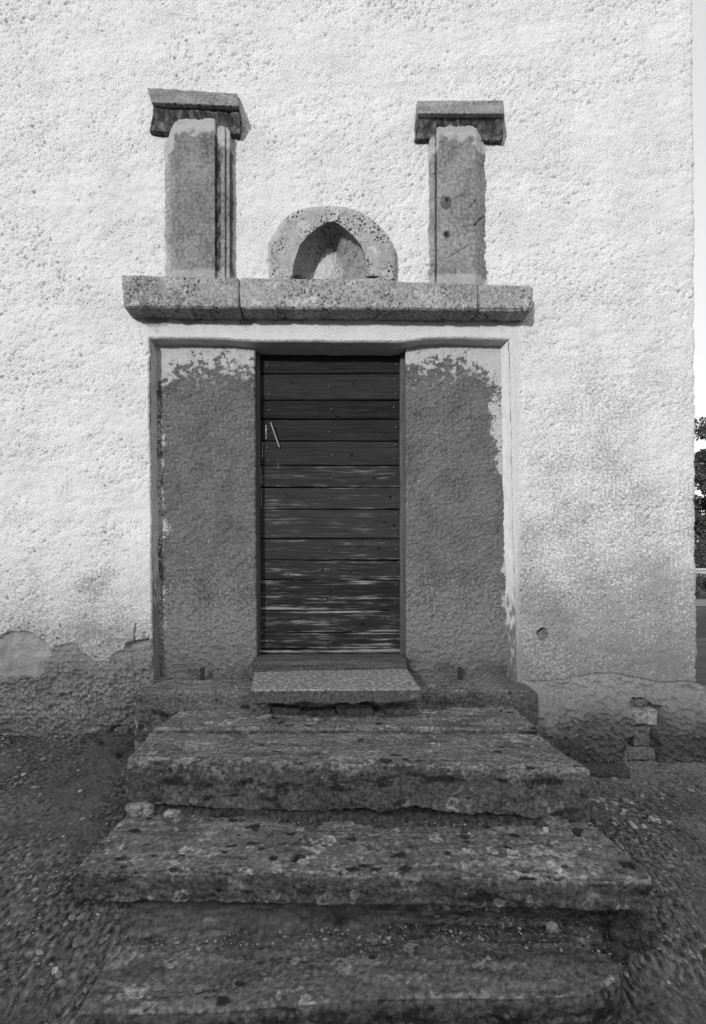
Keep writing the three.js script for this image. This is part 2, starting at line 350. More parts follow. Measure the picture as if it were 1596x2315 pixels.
// the body behind the front, and its roof
mesh('wall', new THREE.BoxGeometry(6.4, 6.6, 7.0).translate(-1.15, 3.1, -4.0), M.dark, building);
{
  const s = new THREE.Shape([[-4.7, 0], [2.6, 0], [2.6, 0.25], [-1.05, 2.6], [-4.7, 0.25]].map(([x, y]) => new THREE.Vector2(x, y)));
  mesh('roof', new THREE.ExtrudeGeometry(s, { depth: 7.9, bevelEnabled: false }).translate(0, 6.42, -7.75), M.slate, building);
}
// bricks that show in the hole of the plinth
const wallPart = building.children[0];
function brick(x0, y0, x1, y1, z, grey, sd) {
  const A = z4(x0, y0), B = z4(x1, y1), X0 = wx(A[0]), X1 = wx(B[0]), Y0 = wy(B[1]), Y1 = wy(A[1]), v = (x, y, q) => new THREE.Vector3(x, y, q);
  const j = () => (rnd() - 0.5) * 0.012;
  const c = [v(X0, Y0, z - 0.08), v(X1, Y0, z - 0.08), v(X0, Y1, z - 0.08), v(X1, Y1, z - 0.08), v(X0 + j(), Y0 + j(), z + j()), v(X1 + j(), Y0 + j(), z + j()), v(X0 + j(), Y1 + j(), z + j()), v(X1 + j(), Y1 + j(), z + j())];
  mesh('brick', block(c, { cell: 0.006, r: 0.008, skip: 'k', relief: (p, n, e) => 0.008 * f3(p.x * 25 + sd, p.y * 25, p.z * 25, 3) - 0.004 * e, grey: p => clamp(grey * (1 + 0.5 * f3(p.x * 30, p.y * 30, p.z * 30 + sd, 3)), 0.03, 0.8) }), M.stone, wallPart);
}
brick(1034, 1004, 1122, 1095, 0.088, 0.56, 1); brick(1118, 1004, 1200, 1106, 0.084, 0.54, 5); brick(1030, 944, 1170, 998, 0.05, 0.24, 9);
brick(1042, 1120, 1152, 1236, 0.092, 0.30, 14); brick(1000, 1240, 1172, 1330, 0.10, 0.32, 21);
brick(1160, 1130, 1240, 1250, 0.075, 0.28, 27); brick(962, 1262, 996, 1342, 0.10, 0.34, 33);

// ---------------------------------------------------------------- the doorway recess: reveals, soffit, dark plaster panels
const PZ = -0.075, BZ = -0.155;
const jambL = y => SX(curve([[787, 577], [1480, 581], [1560, 582]], wv(y)), PZ) + 0.003 * f2(y * 8, 21, 2);
const jambR = y => SX(curve([[787, 917], [1480, 918], [1560, 919]], wv(y)), PZ) + 0.003 * f2(y * 8, 27, 2);
function reveal(side) {
  const rows = lines([YB - 0.02, YT + 0.012, 0.006]), cols = lines([0, 1, 0.05]);
  const g = sheet(cols, rows, (s, y) => {
    const x0 = side < 0 ? edgeL(y) : edgeR(y), z = mix(-0.010, PZ - 0.012, s), v = wv(y);
    const splay = (side < 0 ? 0.012 : -0.028) * s;
    const b = 0.004 * f2(y * 12, s * 1.5 + side * 4, 3);
    const dk = ss(0.15, 0.6, f2(y * 16 + side, s * 4, 3) * 0.5 + 0.75 * ss(1180, 1520, v) + (side < 0 ? 0.12 : -0.15));
    return [x0 + splay + b - side * 0.0015, y, z, clamp(mix(side < 0 ? 0.52 : 0.62, 0.20, dk) + 0.05 * n2(y * 60, s * 9), 0.06, 0.8)];
  }, null, side < 0);
  mesh('reveal', g, M.smooth, building).geometry.computeVertexNormals();
}
reveal(-1); reveal(1);
{
  const xs = lines([XL - 0.01, XR + 0.01, 0.006]), ts = lines([0, 1, 0.04]);
  mesh('soffit', sheet(xs, ts, (x, t) => [x, edgeT(x) + 0.0015 - 0.010 * t * (x > jambL(2.8) && x < jambR(2.8) ? 0.3 : 1) + 0.004 * f2(x * 9, t * 2 + 30, 3), mix(-0.010, -0.20, t), clamp(0.46 + 0.10 * f2(x * 12, t * 4, 3), 0.1, 0.8)], null, true), M.smooth, building);
}
function panelColour(x, y, side, e) {                                // e: metres from the panel's outer edge
  const v = V0 - (y - EYE) * F / (CZ - PZ), sp = f2(x * 72, y * 78 + side, 3), bl = f2(x * 7, y * 7 + side * 9, 3), top = edgeT(clamp(x, XL, XR)) - y;
  let g = 0.15 + 0.085 * sp + 0.045 * bl;
  const pale = ss(0.25, 0.8, sp * 0.55 + bl * 0.22 + 0.85 * ss(1180, 1480, v)); g = mix(g, 0.25 + 0.08 * sp, pale);
  g = mix(g, 0.11 + 0.05 * sp, 0.7 * ss(0.25, 0.75, 0.45 * ss(1440, 1530, v) + 0.7 * bl + 0.5 * sp));
  const rag = 0.075 * bl + 0.045 * sp + 0.03 * n2(x * 18, y * 18);
  const side2 = (side < 0 ? 0.030 : 0.006 + 0.06 * ss(1150, 880, v)) + 0.03 * n2(y * 3, side * 5);
  const crn = side < 0 ? 0.13 * ss(0.20, 0.0, e) : 0.10 * ss(0.16, 0.0, e);
  const wh = Math.max(ss(0.006, -0.008, top - 0.075 - crn - rag * 1.3), 0.9 * ss(0.30, 0.38, f2(x * 24, y * 30 + side, 4) * 1.3 + 0.5 * ss(0.26, 0.06, top - crn) - 0.1 + 0.3 * bl) * ss(0.30, 0.12, top - crn), 0.95 * ss(0.004, -0.006, e - side2 - rag) * ss(1500, 1350, v) * ss(-0.35, 0.1, sp + bl * 0.7 + (side > 0 ? 0.1 : 0)));
  g = mix(g, 0.50 + 0.06 * sp, wh);
  if (sp > 0.62 && bl > -0.1) g = Math.max(g, 0.42);                 // flecks of lime left behind
  return [clamp(g, 0.04, 0.7), wh];
}
function panel(side) {
  const cols = lines([0, 1, 0.0085]), rows = lines([YB - 0.03, YT + 0.01, 0.0052]);
  const g = sheet(cols, rows, (s, y) => {
    const out = side < 0 ? edgeL(y) + 0.004 : edgeR(y) - 0.016, inn = side < 0 ? jambL(y) : jambR(y), x = mix(out, inn, s);
    const e = Math.abs(x - out), ei = Math.abs(x - inn), [gr, wh] = panelColour(x, y, side, e), v = wv(y);
    const a = x + 0.008 * n2(x * 30, y * 30), b = y + 0.008 * n2(x * 30 + 6, y * 30);
    let h = 0.006 * n2(x * 5, y * 4) + 0.007 * n2(a * 22 + b * 6, b * 34 + side * 3) + 0.006 * n2(a * 46, b * 64) + 0.004 * n2(a * 90, b * 110);
    h *= mix(1.25, 0.5, wh) * mix(1, 1.4, ss(1400, 1540, v));
    h += 0.002 * wh;
    const R = 0.012; if (ei < R) h -= R * (1 - Math.sqrt(Math.max(0, 1 - (1 - ei / R) ** 2)));
    return [x, y, PZ + h, gr];
  }, null, side > 0);
  mesh('plaster_panel', g, M.plaster, building).userData.label = side < 0 ? 'dark bare plaster panel left of the door with white flakes on its left' : 'dark bare plaster panel right of the door with white flakes at its top right';
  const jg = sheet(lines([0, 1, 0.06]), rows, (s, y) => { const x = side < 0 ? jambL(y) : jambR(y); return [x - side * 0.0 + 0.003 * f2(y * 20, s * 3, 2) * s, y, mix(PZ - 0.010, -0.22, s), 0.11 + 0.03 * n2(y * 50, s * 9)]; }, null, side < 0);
  mesh('door_jamb', jg, M.smooth, building);
}
panel(-1); panel(1);

// ---------------------------------------------------------------- the plank door
const DX0 = SX(584, BZ), DX1 = SX(907, BZ), DTOP = SY(786, BZ) + 0.06, boardV = [762, 844.8, 904.3, 947.1, 996.7, 1051.9, 1101.5, 1151.1, 1217.4, 1265.8, 1311.1, 1379.9, 1428.9, 1466.7];
const DH = 1.95, DW = 0.96, DBX = -0.48, DBY = SY(1480, BZ);
const z2 = (x, y) => [SX((840 + x / 2.752) * 0.65977, BZ), SY((1380 + y / 2.752) * 0.65977, BZ)];
const knots = [];
for (let i = 0; i < 13; i++) for (let k = 0; k < 3; k++) if (rnd() < 0.75) knots.push([i, DX0 + rnd() * (DX1 - DX0), 0.3 + rnd() * 0.4, 0.007 + rnd() * 0.012]);
const boardTop = i => SY(boardV[i], BZ), boardY = y => { for (let i = 0; i < 13; i++) if (y > boardTop(i + 1)) return i; return 12; };
function wood(x, y, along = 1) {                                     // -> [grey, height]
  const i = boardY(y), t1 = boardTop(i), t0 = boardTop(i + 1), f = clamp((y - t0) / (t1 - t0)), v = V0 - (y - EYE) * F / (CZ - BZ);
  let yy = y + 0.006 * n2(x * 3 + i * 7, y * 9) + 0.0025 * n2(x * 14, y * 20 + i), dk = 0;
  for (const [b, kx, kf, kr] of knots) if (b === i) {
    const dx = (x - kx) * 0.42, dy = y - mix(t0, t1, kf), d = Math.hypot(dx, dy); yy += 0.8 * kr * Math.sign(dy) * Math.exp(-d / (kr * 1.3));
    dk = Math.max(dk, ss(kr * 0.75, kr * 0.4, Math.hypot(x - kx, dy)));
  }
  const ring = n2(x * 2.2 + i * 13, yy * 78 + i * 31) + 0.9 * n2(x * 7 + i, yy * 190 + i * 11) + 0.7 * n2(x * 16, yy * 430);
  const blot = f2(x * 4 + i * 3.7, y * 16, 3);
  const wear = clamp(ss(940, 1120, v) * 0.62 + 0.38 * ss(1200, 1450, v)) * (0.8 + 0.4 * RV[i * 7 + 2]);
  const edge = Math.max(ss(0.16, 0.02, f), ss(0.86, 1, f) * 0.9);
  const bare = ss(0.38, 0.98, wear * (0.28 + 0.42 * edge) + 0.60 * ring + 0.40 * blot);
  const tone = (i < 3 ? 0.010 : 0.017) + 0.014 * RV[i * 9 + 3];
  let g = tone + 0.012 * ring + 0.004 * blot + (0.025 + 0.19 * wear) * bare;
  g = mix(g, 0.006, dk * 0.85);
  return [clamp(g, 0.005, 0.4), 0.5 + 0.35 * ring - dk * 0.3];
}
{
  const strokes = [[[195, 210], [197, 335], 4.5], [[166, 375], [163, 515], 3.5], [[151, 605], [148, 780], 2.6], [[163, 680], [161, 780], 2], [[157, 810], [153, 975], 2.2], [[312, 570], [313, 622], 2]].map(([a, b, w]) => [z2(...a), z2(...b), w / 2.752 * 0.65977 * (CZ - BZ) / F]);
  const W = 1024, H = 2048, cm = new Uint8Array(W * H * 4), bm = new Uint8Array(W * H * 4);
  const enc = g => 255 * (g <= 0.0031308 ? 12.92 * g : 1.055 * g ** (1 / 2.4) - 0.055);
  for (let j = 0; j < H; j++) for (let i = 0; i < W; i++) {
    const x = DBX + (i + 0.5) / W * DW, y = DBY + (j + 0.5) / H * DH, k = (j * W + i) * 4;
    let [g, b] = wood(x, y);
    for (const [p, q, w] of strokes) {
      if (x < Math.min(p[0], q[0]) - 0.02 || x > Math.max(p[0], q[0]) + 0.02 || y > p[1] + 0.01 || y < q[1] - 0.01) continue;
      const d = edgeDist([p, q], x, y); if (d < w * (0.8 + 0.9 * n2(y * 90, x * 40)) && n2(x * 30, y * 260) > -0.3) g = 0.36;
    }
    const e = enc(g); cm[k] = cm[k + 1] = cm[k + 2] = e; cm[k + 3] = 255;
    bm[k] = bm[k + 1] = bm[k + 2] = clamp(b) * 255; bm[k + 3] = 255;
  }
  const tex = (d, c) => { const t = new THREE.DataTexture(d, W, H, THREE.RGBAFormat); t.magFilter = THREE.LinearFilter; t.minFilter = THREE.LinearMipmapLinearFilter; t.generateMipmaps = true; if (c) t.colorSpace = THREE.SRGBColorSpace; t.needsUpdate = true; return t; };
  M.wood = new THREE.MeshPhysicalMaterial({ specularIntensity: 0.35, map: tex(cm, true), bumpMap: tex(bm), bumpScale: 0.003, roughness: 0.82 });
}
const doorUV = p => [(p.x - DBX) / DW, (p.y - DBY) / DH];
const boxC = (x0, x1, y0, y1, z0, z1) => [[x0, y0, z0], [x1, y0, z0], [x0, y1, z0], [x1, y1, z0], [x0, y0, z1], [x1, y0, z1], [x0, y1, z1], [x1, y1, z1]].map(a => new THREE.Vector3(...a));
const door = group('door', building);
door.userData.label = 'dark weathered door of thirteen horizontal planks';
const holeAt = z2(874, 143);
for (let i = 0; i < 13; i++) {
  const y1 = boardTop(i) - 0.0030, y0 = boardTop(i + 1) + 0.0030, tl = (rnd() - 0.5) * 0.003, dz = (rnd() - 0.5) * 0.006;
  const c = boxC(DX0, DX1, y0, y1, BZ - 0.026, BZ + dz);
  c[6].y += tl; c[2].y += tl; c[7].y -= tl; c[3].y -= tl; c[4].y += tl; c[0].y += tl; c[5].y -= tl; c[1].y -= tl;
  mesh('board', block(c, {
    cell: 0.007, r: 0.004, skip: 'k', uvAt: doorUV, relief: (p, n, e) => n.z > 0.5 ? 0.0022 * n2(p.x * 4, p.y * 30 + i) - 0.02 * ss(0.013, 0.006, Math.hypot(p.x - holeAt[0], p.y - holeAt[1])) : 0.0016 * n2(p.x * 18, i * 5.5) + (i === 9 && p.x > 0.22 ? -0.008 * ss(-0.1, 0.3, n2(p.x * 40, 3)) : 0), grey: () => 1,
  }), M.wood, door);
}
mesh('door_back', new THREE.BoxGeometry(1.1, 2.1, 0.02).translate(0, SY(1130, BZ), BZ - 0.06), M.dark, door);
{                                                                    // weather bar at the foot, opening out to the right
  const y = boardTop(13), c = boxC(DX0 + 0.002, DX1 - 0.002, y - 0.028, y - 0.007, BZ - 0.02, BZ + 0.012);
  c[3].y += 0.010; c[7].y += 0.010; c[1].y += 0.008; c[5].y += 0.008;
  mesh('bottom_rail', block(c, { cell: 0.01, r: 0.004, uvAt: doorUV, grey: () => 1, relief: p => 0.001 * n2(p.x * 30, p.y * 90) }), M.wood, door);
}
{
  const head = new THREE.LatheGeometry([[0.0001, 0.0042], [0.004, 0.0037], [0.0075, 0.002], [0.0085, 0]].map(a => new THREE.Vector2(...a)), 10).rotateX(Math.PI / 2);
  for (let i = 0; i < 13; i++) {
    const y1 = boardTop(i), y0 = boardTop(i + 1), wide = y1 - y0 > 0.14;
    for (const [u, fs] of [[607, wide ? [0.25, 0.75] : [0.5]], [747, [0.45]], [893, wide ? [0.22, 0.78] : [0.55]]]) for (const f of fs) {
      const o = mesh('nail', head, M.nail, door); o.position.set(SX(u + (rnd() - 0.5) * 8, BZ), mix(y0, y1, f + (rnd() - 0.5) * 0.16), BZ + 0.0035);
    }
  }
  const a = z2(245, 195), b = z2(326, 424), A = new THREE.Vector3(a[0], a[1], BZ + 0.02), B = new THREE.Vector3(b[0], b[1], BZ + 0.012);
  const strands = [];
  for (const ph of [0, Math.PI]) {
    const pts = []; for (let k = 0; k <= 60; k++) { const t = k / 60, q = A.clone().lerp(B, t); q.x += 0.0024 * Math.cos(ph + t * 34); q.z += 0.0024 * Math.sin(ph + t * 34); pts.push(q); }
    strands.push(new THREE.TubeGeometry(new THREE.CatmullRomCurve3(pts), 90, 0.0026, 6));
  }
  mesh('pull_cord', mergeGeometries(strands), M.cord, door);
}
const frame = group('door_frame', building);
for (const [x0, x1] of [[SX(576, -0.125), SX(587, -0.125)], [SX(905, -0.125), SX(918, -0.125)]])
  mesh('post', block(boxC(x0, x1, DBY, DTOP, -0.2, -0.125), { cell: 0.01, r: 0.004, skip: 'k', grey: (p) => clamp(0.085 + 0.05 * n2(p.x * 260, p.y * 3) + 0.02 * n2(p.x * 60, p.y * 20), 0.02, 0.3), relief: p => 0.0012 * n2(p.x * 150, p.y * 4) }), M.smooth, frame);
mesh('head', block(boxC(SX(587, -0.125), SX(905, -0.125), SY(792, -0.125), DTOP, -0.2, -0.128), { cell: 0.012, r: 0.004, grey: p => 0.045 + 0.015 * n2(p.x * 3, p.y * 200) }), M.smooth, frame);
{                                                                    // worn wooden sill in front of the door
  const yb = SY(1477, BZ + 0.01);
  const c = boxC(SX(571, -0.02), SX(921, -0.02), yb - 0.09, yb, -0.22, -0.005);
  c[6].y -= 0.014; c[7].y -= 0.010;
  mesh('door_sill', block(c, { cell: 0.006, r: 0.012, skip: 'kb', relief: (p, n, e) => 0.004 * n3(p.x * 3, p.y * 60, p.z * 60) + 0.004 * f3(p.x * 9, p.y * 20, p.z * 20, 2) - 0.004 * e, grey: p => clamp(0.14 + 0.08 * n3(p.x * 4, p.y * 120, p.z * 120) + 0.03 * f3(p.x * 12, p.y * 40, p.z * 40, 2), 0.03, 0.25) }), M.stone, building);
}

// ---------------------------------------------------------------- carved stones set in the wall
const porous = (p, k = 1) => { let d = 0; spots2(p.x, p.y + 0.7 * p.z, 0.0155, 0.6, 0.003, 0.0085, 3, (a, r) => { d = Math.max(d, ss(r, r * 0.6, a)); }); return d * k * clamp(0.65 + 2.0 * n3(p.x * 6, p.y * 6, p.z * 6)); };
const ledge = group('stone_ledge', building);
ledge.userData.label = 'long projecting stone ledge over the doorway, cracked in three';
{
  const tops = [[272, 619], [1205, 641]], bots = [[284, 694], [1204, 701]], at = (a, u) => mix(a[0][1], a[1][1], (u - a[0][0]) / (a[1][0] - a[0][0]));
  const Z = 0.125;
  for (const [k, u0, u1, gr] of [[0, 273, 541, 0.35], [1, 541.6, 1081, 0.39], [2, 1081.8, 1207, 0.39]]) {
    const b0 = k === 0 ? 278 : u0, b1 = u1, d0 = k === 0 ? 0.035 : 0, back = -0.03;
    const f = [P(u0, at(tops, u0), Z), P(u1, at(tops, u1), Z - (k === 2 ? 0.02 : 0)), P(b0, at(bots, b0), Z - 0.012), P(b1, at(bots, b1), Z - 0.012)];
    const kk = f.map(p => new THREE.Vector3(p.x, p.y, back));
    mesh('stone', block(corners(...f, ...kk), {
      cell: 0.0042, r: k === 2 ? 0.022 : 0.012, skip: 'k',
      relief: (p, n, e, a, b, d) => 0.004 * f3(p.x * 12, p.y * 12, p.z * 12, 3) + 0.0016 * n3(p.x * 70, p.y * 70, p.z * 70) - 0.0035 * porous(p) - e * (0.006 + 0.016 * Math.max(0, n3(p.x * 9 + k, p.y * 9, 4))) - 0.012 * ss(0.25, 0, b) * Math.max(0, f2(p.x * 13, 6 + k, 3)),
      grey: (p, n, e) => clamp(gr * (1 + 0.25 * f3(p.x * 5, p.y * 5, p.z * 5, 3) + 0.25 * f3(p.x * 45, p.y * 45, p.z * 45, 2)) * (1 - 0.75 * porous(p)) + 0.12 * ss(0.25, 0.5, f3(p.x * 9, p.y * 9, 2, 3)), 0.04, 0.6),
    }), M.stone, ledge);
  }
  mesh('mortar', block(corners(P(533, 676, 0.104), P(541, 675, 0.104), P(534, 691, 0.102), P(542, 690, 0.102), P(533, 676, 0.08), P(541, 675, 0.08), P(534, 691, 0.08), P(542, 690, 0.08)), { cell: 0.003, r: 0.008, relief: p => 0.004 * f3(p.x * 60, p.y * 60, p.z * 60, 2), grey: () => 0.55 }), M.smooth, ledge);
}
function pilaster(profile, topV, botV, grey, extra, label) {         // profile: [u, z, tone] across; swept up the wall
  const pts = [];
  for (let i = 0; i < profile.length - 1; i++) {
    const [u0, za, ta] = profile[i], [u1, zb, tb] = profile[i + 1], ax = SX(u0, za), bx = SX(u1, zb), len = Math.hypot(bx - ax, zb - za), n = Math.max(1, Math.round(len / 0.0045));
    for (let k = 0; k < n; k++) pts.push([mix(ax, bx, k / n), mix(za, zb, k / n), mix(ta, tb, k / n)]);
  }
  const last = profile[profile.length - 1]; pts.push([SX(last[0], last[1]), last[1], last[2]]);
  const nor = pts.map((p, i) => { const a = pts[Math.max(0, i - 1)], b = pts[Math.min(pts.length - 1, i + 1)], l = Math.hypot(b[0] - a[0], b[1] - a[1]); return [-(b[1] - a[1]) / l, (b[0] - a[0]) / l]; });
  const y0 = SY(botV, 0.04) - 0.05, y1 = SY(topV, 0.04), topAt = u => SY(curve(extra.top, u), 0.04) + 0.006 * f2(u * 0.12, 4, 3);
  const g = sheet(pts.map((_, i) => i), lines([y0, y1, 0.0045]), (i, y) => {
    const [x, z0, tone] = pts[i], yt = topAt(U0 + x * F / (CZ - z0)), up = ss(0.045, 0, yt - y), z = z0 + up * (z0 > 0.02 ? 0.006 : 0);
    y = Math.min(y, yt);
    const [nx, nz] = nor[i], v = V0 - (y - EYE) * F / (CZ - z), u = U0 + x * F / (CZ - z);
    const rough = 0.0028 * f2(x * 16, y * 14 + 3, 3) + 0.0026 * n2(x * 40 + y * 20, y * 60) + 0.0020 * n2(x * 90, y * 90);
    const cap = ss(0.02, -0.01, yt - y - 0.070 - 0.065 * f2(x * 20, y * 20, 4) - (extra.capBias ? extra.capBias(u) : 0));   // lime plaster lapped over the top
    let h = rough + (0.004 + 0.004 * f2(x * 40, y * 40, 2)) * cap, gr = grey * tone * (1 + 0.30 * f2(x * 8, y * 5 + 7, 3) + 0.60 * f2(x * 55, y * 55, 3)); { const dk = f2(x * 13 + 9, y * 13, 4); gr *= 1 - 0.28 * ss(0.15, 0.6, dk + 0.4 * f2(x * 50, y * 50, 2)); h -= 0.0015 * ss(0.2, 0.5, dk); }
    if (extra.at) { const r = extra.at(u, v, x, y); h += r[0]; gr = gr * r[1]; }
    const foot = ss(0.02, -0.005, y - y0 - 0.06 - 0.02 * f2(x * 25, 2, 2));
    gr = mix(gr, 0.92, Math.max(cap, foot * 0.5));
    const w = 0.016 * f2(y * 6, i > pts.length / 2 ? 3 : 9, 3);
    return [x + nx * h + w * ss(0.035, 0.0, z), y, z + nz * h, clamp(gr, 0.04, 0.92)];
  });
  mesh('pilaster', g, M.stone, building).userData.label = label;
}
pilaster([[371, -0.02, 1.7], [374, 0.008, 1.7], [382, 0.018, 1.45], [390, 0.032, 1.1], [398, 0.044, 1], [483, 0.05, 1], [486, 0.048, 0.9], [488, 0.032, 0.7], [497, 0.030, 0.7], [499, 0.044, 0.95], [508, 0.046, 1.2], [509.5, 0.034, 0.9], [512, 0.034, 0.9], [513, 0.042, 1.1], [519, 0.043, 1.2], [520, 0.02, 0.5], [526, 0.012, 0.7], [527, -0.02, 0.8]], 268, 617, 0.42,
  { top: [[370, 330], [378, 306], [388, 292], [400, 280], [418, 273], [440, 271], [470, 275], [490, 277], [495, 290], [512, 292], [520, 300], [527, 312]], capBias: u => u < 395 ? 0.05 : u > 490 ? 0.01 : 0.0, at: (u, v, x, y) => [-0.003 * ss(0.3, 0.5, f2(x * 18, y * 30, 2)), u > 486 && u < 499 ? mix(1, 0.30, ss(-0.25, 0.15, f2(x * 40, y * 16, 4))) : 1] }, 'pale stone pilaster with a double moulding down its right side');
const spotsR = [[1008, 458, 14.5, [1012, 451]], [1009, 530, 9, [1010, 529]]];
const cracks = [[[1045, 512], [1060, 509], [1074, 508], [1083, 499], [1092, 490]], [[1012, 583], [1030, 572], [1056, 556]], [[1022, 452], [1040, 443], [1050, 441]], [[1034, 520], [1040, 545], [1042, 558]], [[1064, 468], [1073, 454]]];
pilaster([[969, -0.02, 1.2], [971, 0.022, 1.2], [983, 0.024, 1.1], [984.5, 0.010, 0.6], [987, 0.010, 0.6], [988, 0.044, 1.05], [1030, 0.048, 1], [1072, 0.048, 1], [1074, 0.050, 0.95], [1090, 0.012, 0.8], [1101, -0.006, 0.8], [1102, -0.03, 0.8]], 284, 627, 0.48,
  { top: [[969, 318], [975, 306], [985, 296], [998, 289], [1020, 286], [1055, 290], [1068, 292], [1078, 302], [1098, 316]], capBias: u => u < 990 ? 0.03 : 0.0, at: (u, v, x, y) => {
    let h = 0, k = 1;
    for (const [a, b, r, [hu, hv]] of spotsR) { const d = Math.hypot(u - a, (v - b) * 0.85); k *= mix(1, 0.45, ss(r, r * 0.85, d + 2.5 * n2(x * 60, y * 60))); const e = Math.hypot((u - hu) * 1.25, v - hv); h -= 0.022 * ss(6.5, 3, e); }
    for (const c of cracks) { let m = 99; for (let i = 1; i < c.length; i++) m = Math.min(m, edgeDist([c[i - 1], c[i]], u, v)); h -= 0.008 * ss(1.7, 0.5, m + 0.9 * n2(u * 0.2, v * 0.2)); }
    h -= 0.018 * ss(4.5, 2, Math.hypot(u - 1075, v - 508)); h -= 0.01 * ss(4, 2, Math.hypot(u - 1075, v - 454));
    return [h, k];
  } }, 'pale stone pilaster with two round dark holes and a bevelled right side');
function capital(fascia, lower, grey, label) {                       // fascia / lower: [tl, tr, bl, br] as [u, v, z]
  const o = group('capital', building); o.userData.label = label;
  const make = (q, cell, opt, back = -0.03) => { const f = q.map(a => P(...a)); return block(corners(...f, ...f.map(p => new THREE.Vector3(p.x * 1 + (back + 0.03) * 0, p.y, back))), { cell, skip: 'k', ...opt }); };
  mesh('fascia', make(fascia, 0.005, {
    r: 0.006, relief: (p, n, e) => 0.0022 * f3(p.x * 14, p.y * 14, p.z * 14, 3) - 0.003 * porous(p) - 0.004 * e * (0.5 + n3(p.x * 20, p.y * 20, 1)),
    grey: p => clamp(grey * (1 + 0.35 * f3(p.x * 7, p.y * 9, p.z * 7, 3) + 0.2 * f3(p.x * 50, p.y * 50, p.z * 50, 2)) * (1 - 0.5 * porous(p)), 0.05, 0.5),
  }), M.stone, o);
  const neck = [[...lower[0]], [...lower[1]], [...lower[0]], [...lower[1]]].map((a, i) => [a[0], a[1] + (i < 2 ? -16 : 6), 0.03]);
  mesh('groove', make(neck, 0.008, { r: 0.003, grey: () => 0.05 }), M.stone, o);
  mesh('cavetto', make(lower, 0.005, {
    r: 0.005, relief: (p, n, e, a, b) => 0.005 * f3(p.x * 22, p.y * 22, p.z * 22, 3) - 0.012 * Math.sin(Math.PI * clamp(b)) * (n.z > 0.3 ? 1 : 0) - (b < 0.15 ? 0.01 * Math.max(0, n2(p.x * 28, 3)) : 0),
    grey: (p, n, e, a, b) => clamp(mix(0.24, 0.10, ss(-0.40, 0.25, f3(p.x * 28, p.y * 28, p.z * 28, 3) + 0.15)) * (1 + 0.5 * f3(p.x * 45, p.y * 45, p.z * 45, 2)) + (f3(p.x * 14, p.y * 40, 7, 3) > 0.5 ? 0.10 : 0) + (n.x < -0.5 ? 0.1 : 0), 0.02, 0.4),
  }), M.stone, o);
}
capital([[333, 198, 0.018], [537, 211, 0.018], [342, 230, 0.105], [540, 239, 0.105]], [[347, 243, 0.082], [541, 254, 0.082], [337, 296, 0.030], [543, 303, 0.030]], 0.27, 'dark stone capital over the left pilaster');
capital([[943, 227, 0.018], [1137, 226, 0.018], [944, 255, 0.105], [1140, 256, 0.105]], [[944, 265, 0.082], [1139, 267, 0.082], [938, 313, 0.030], [1138, 317, 0.030]], 0.30, 'dark stone capital over the right pilaster');
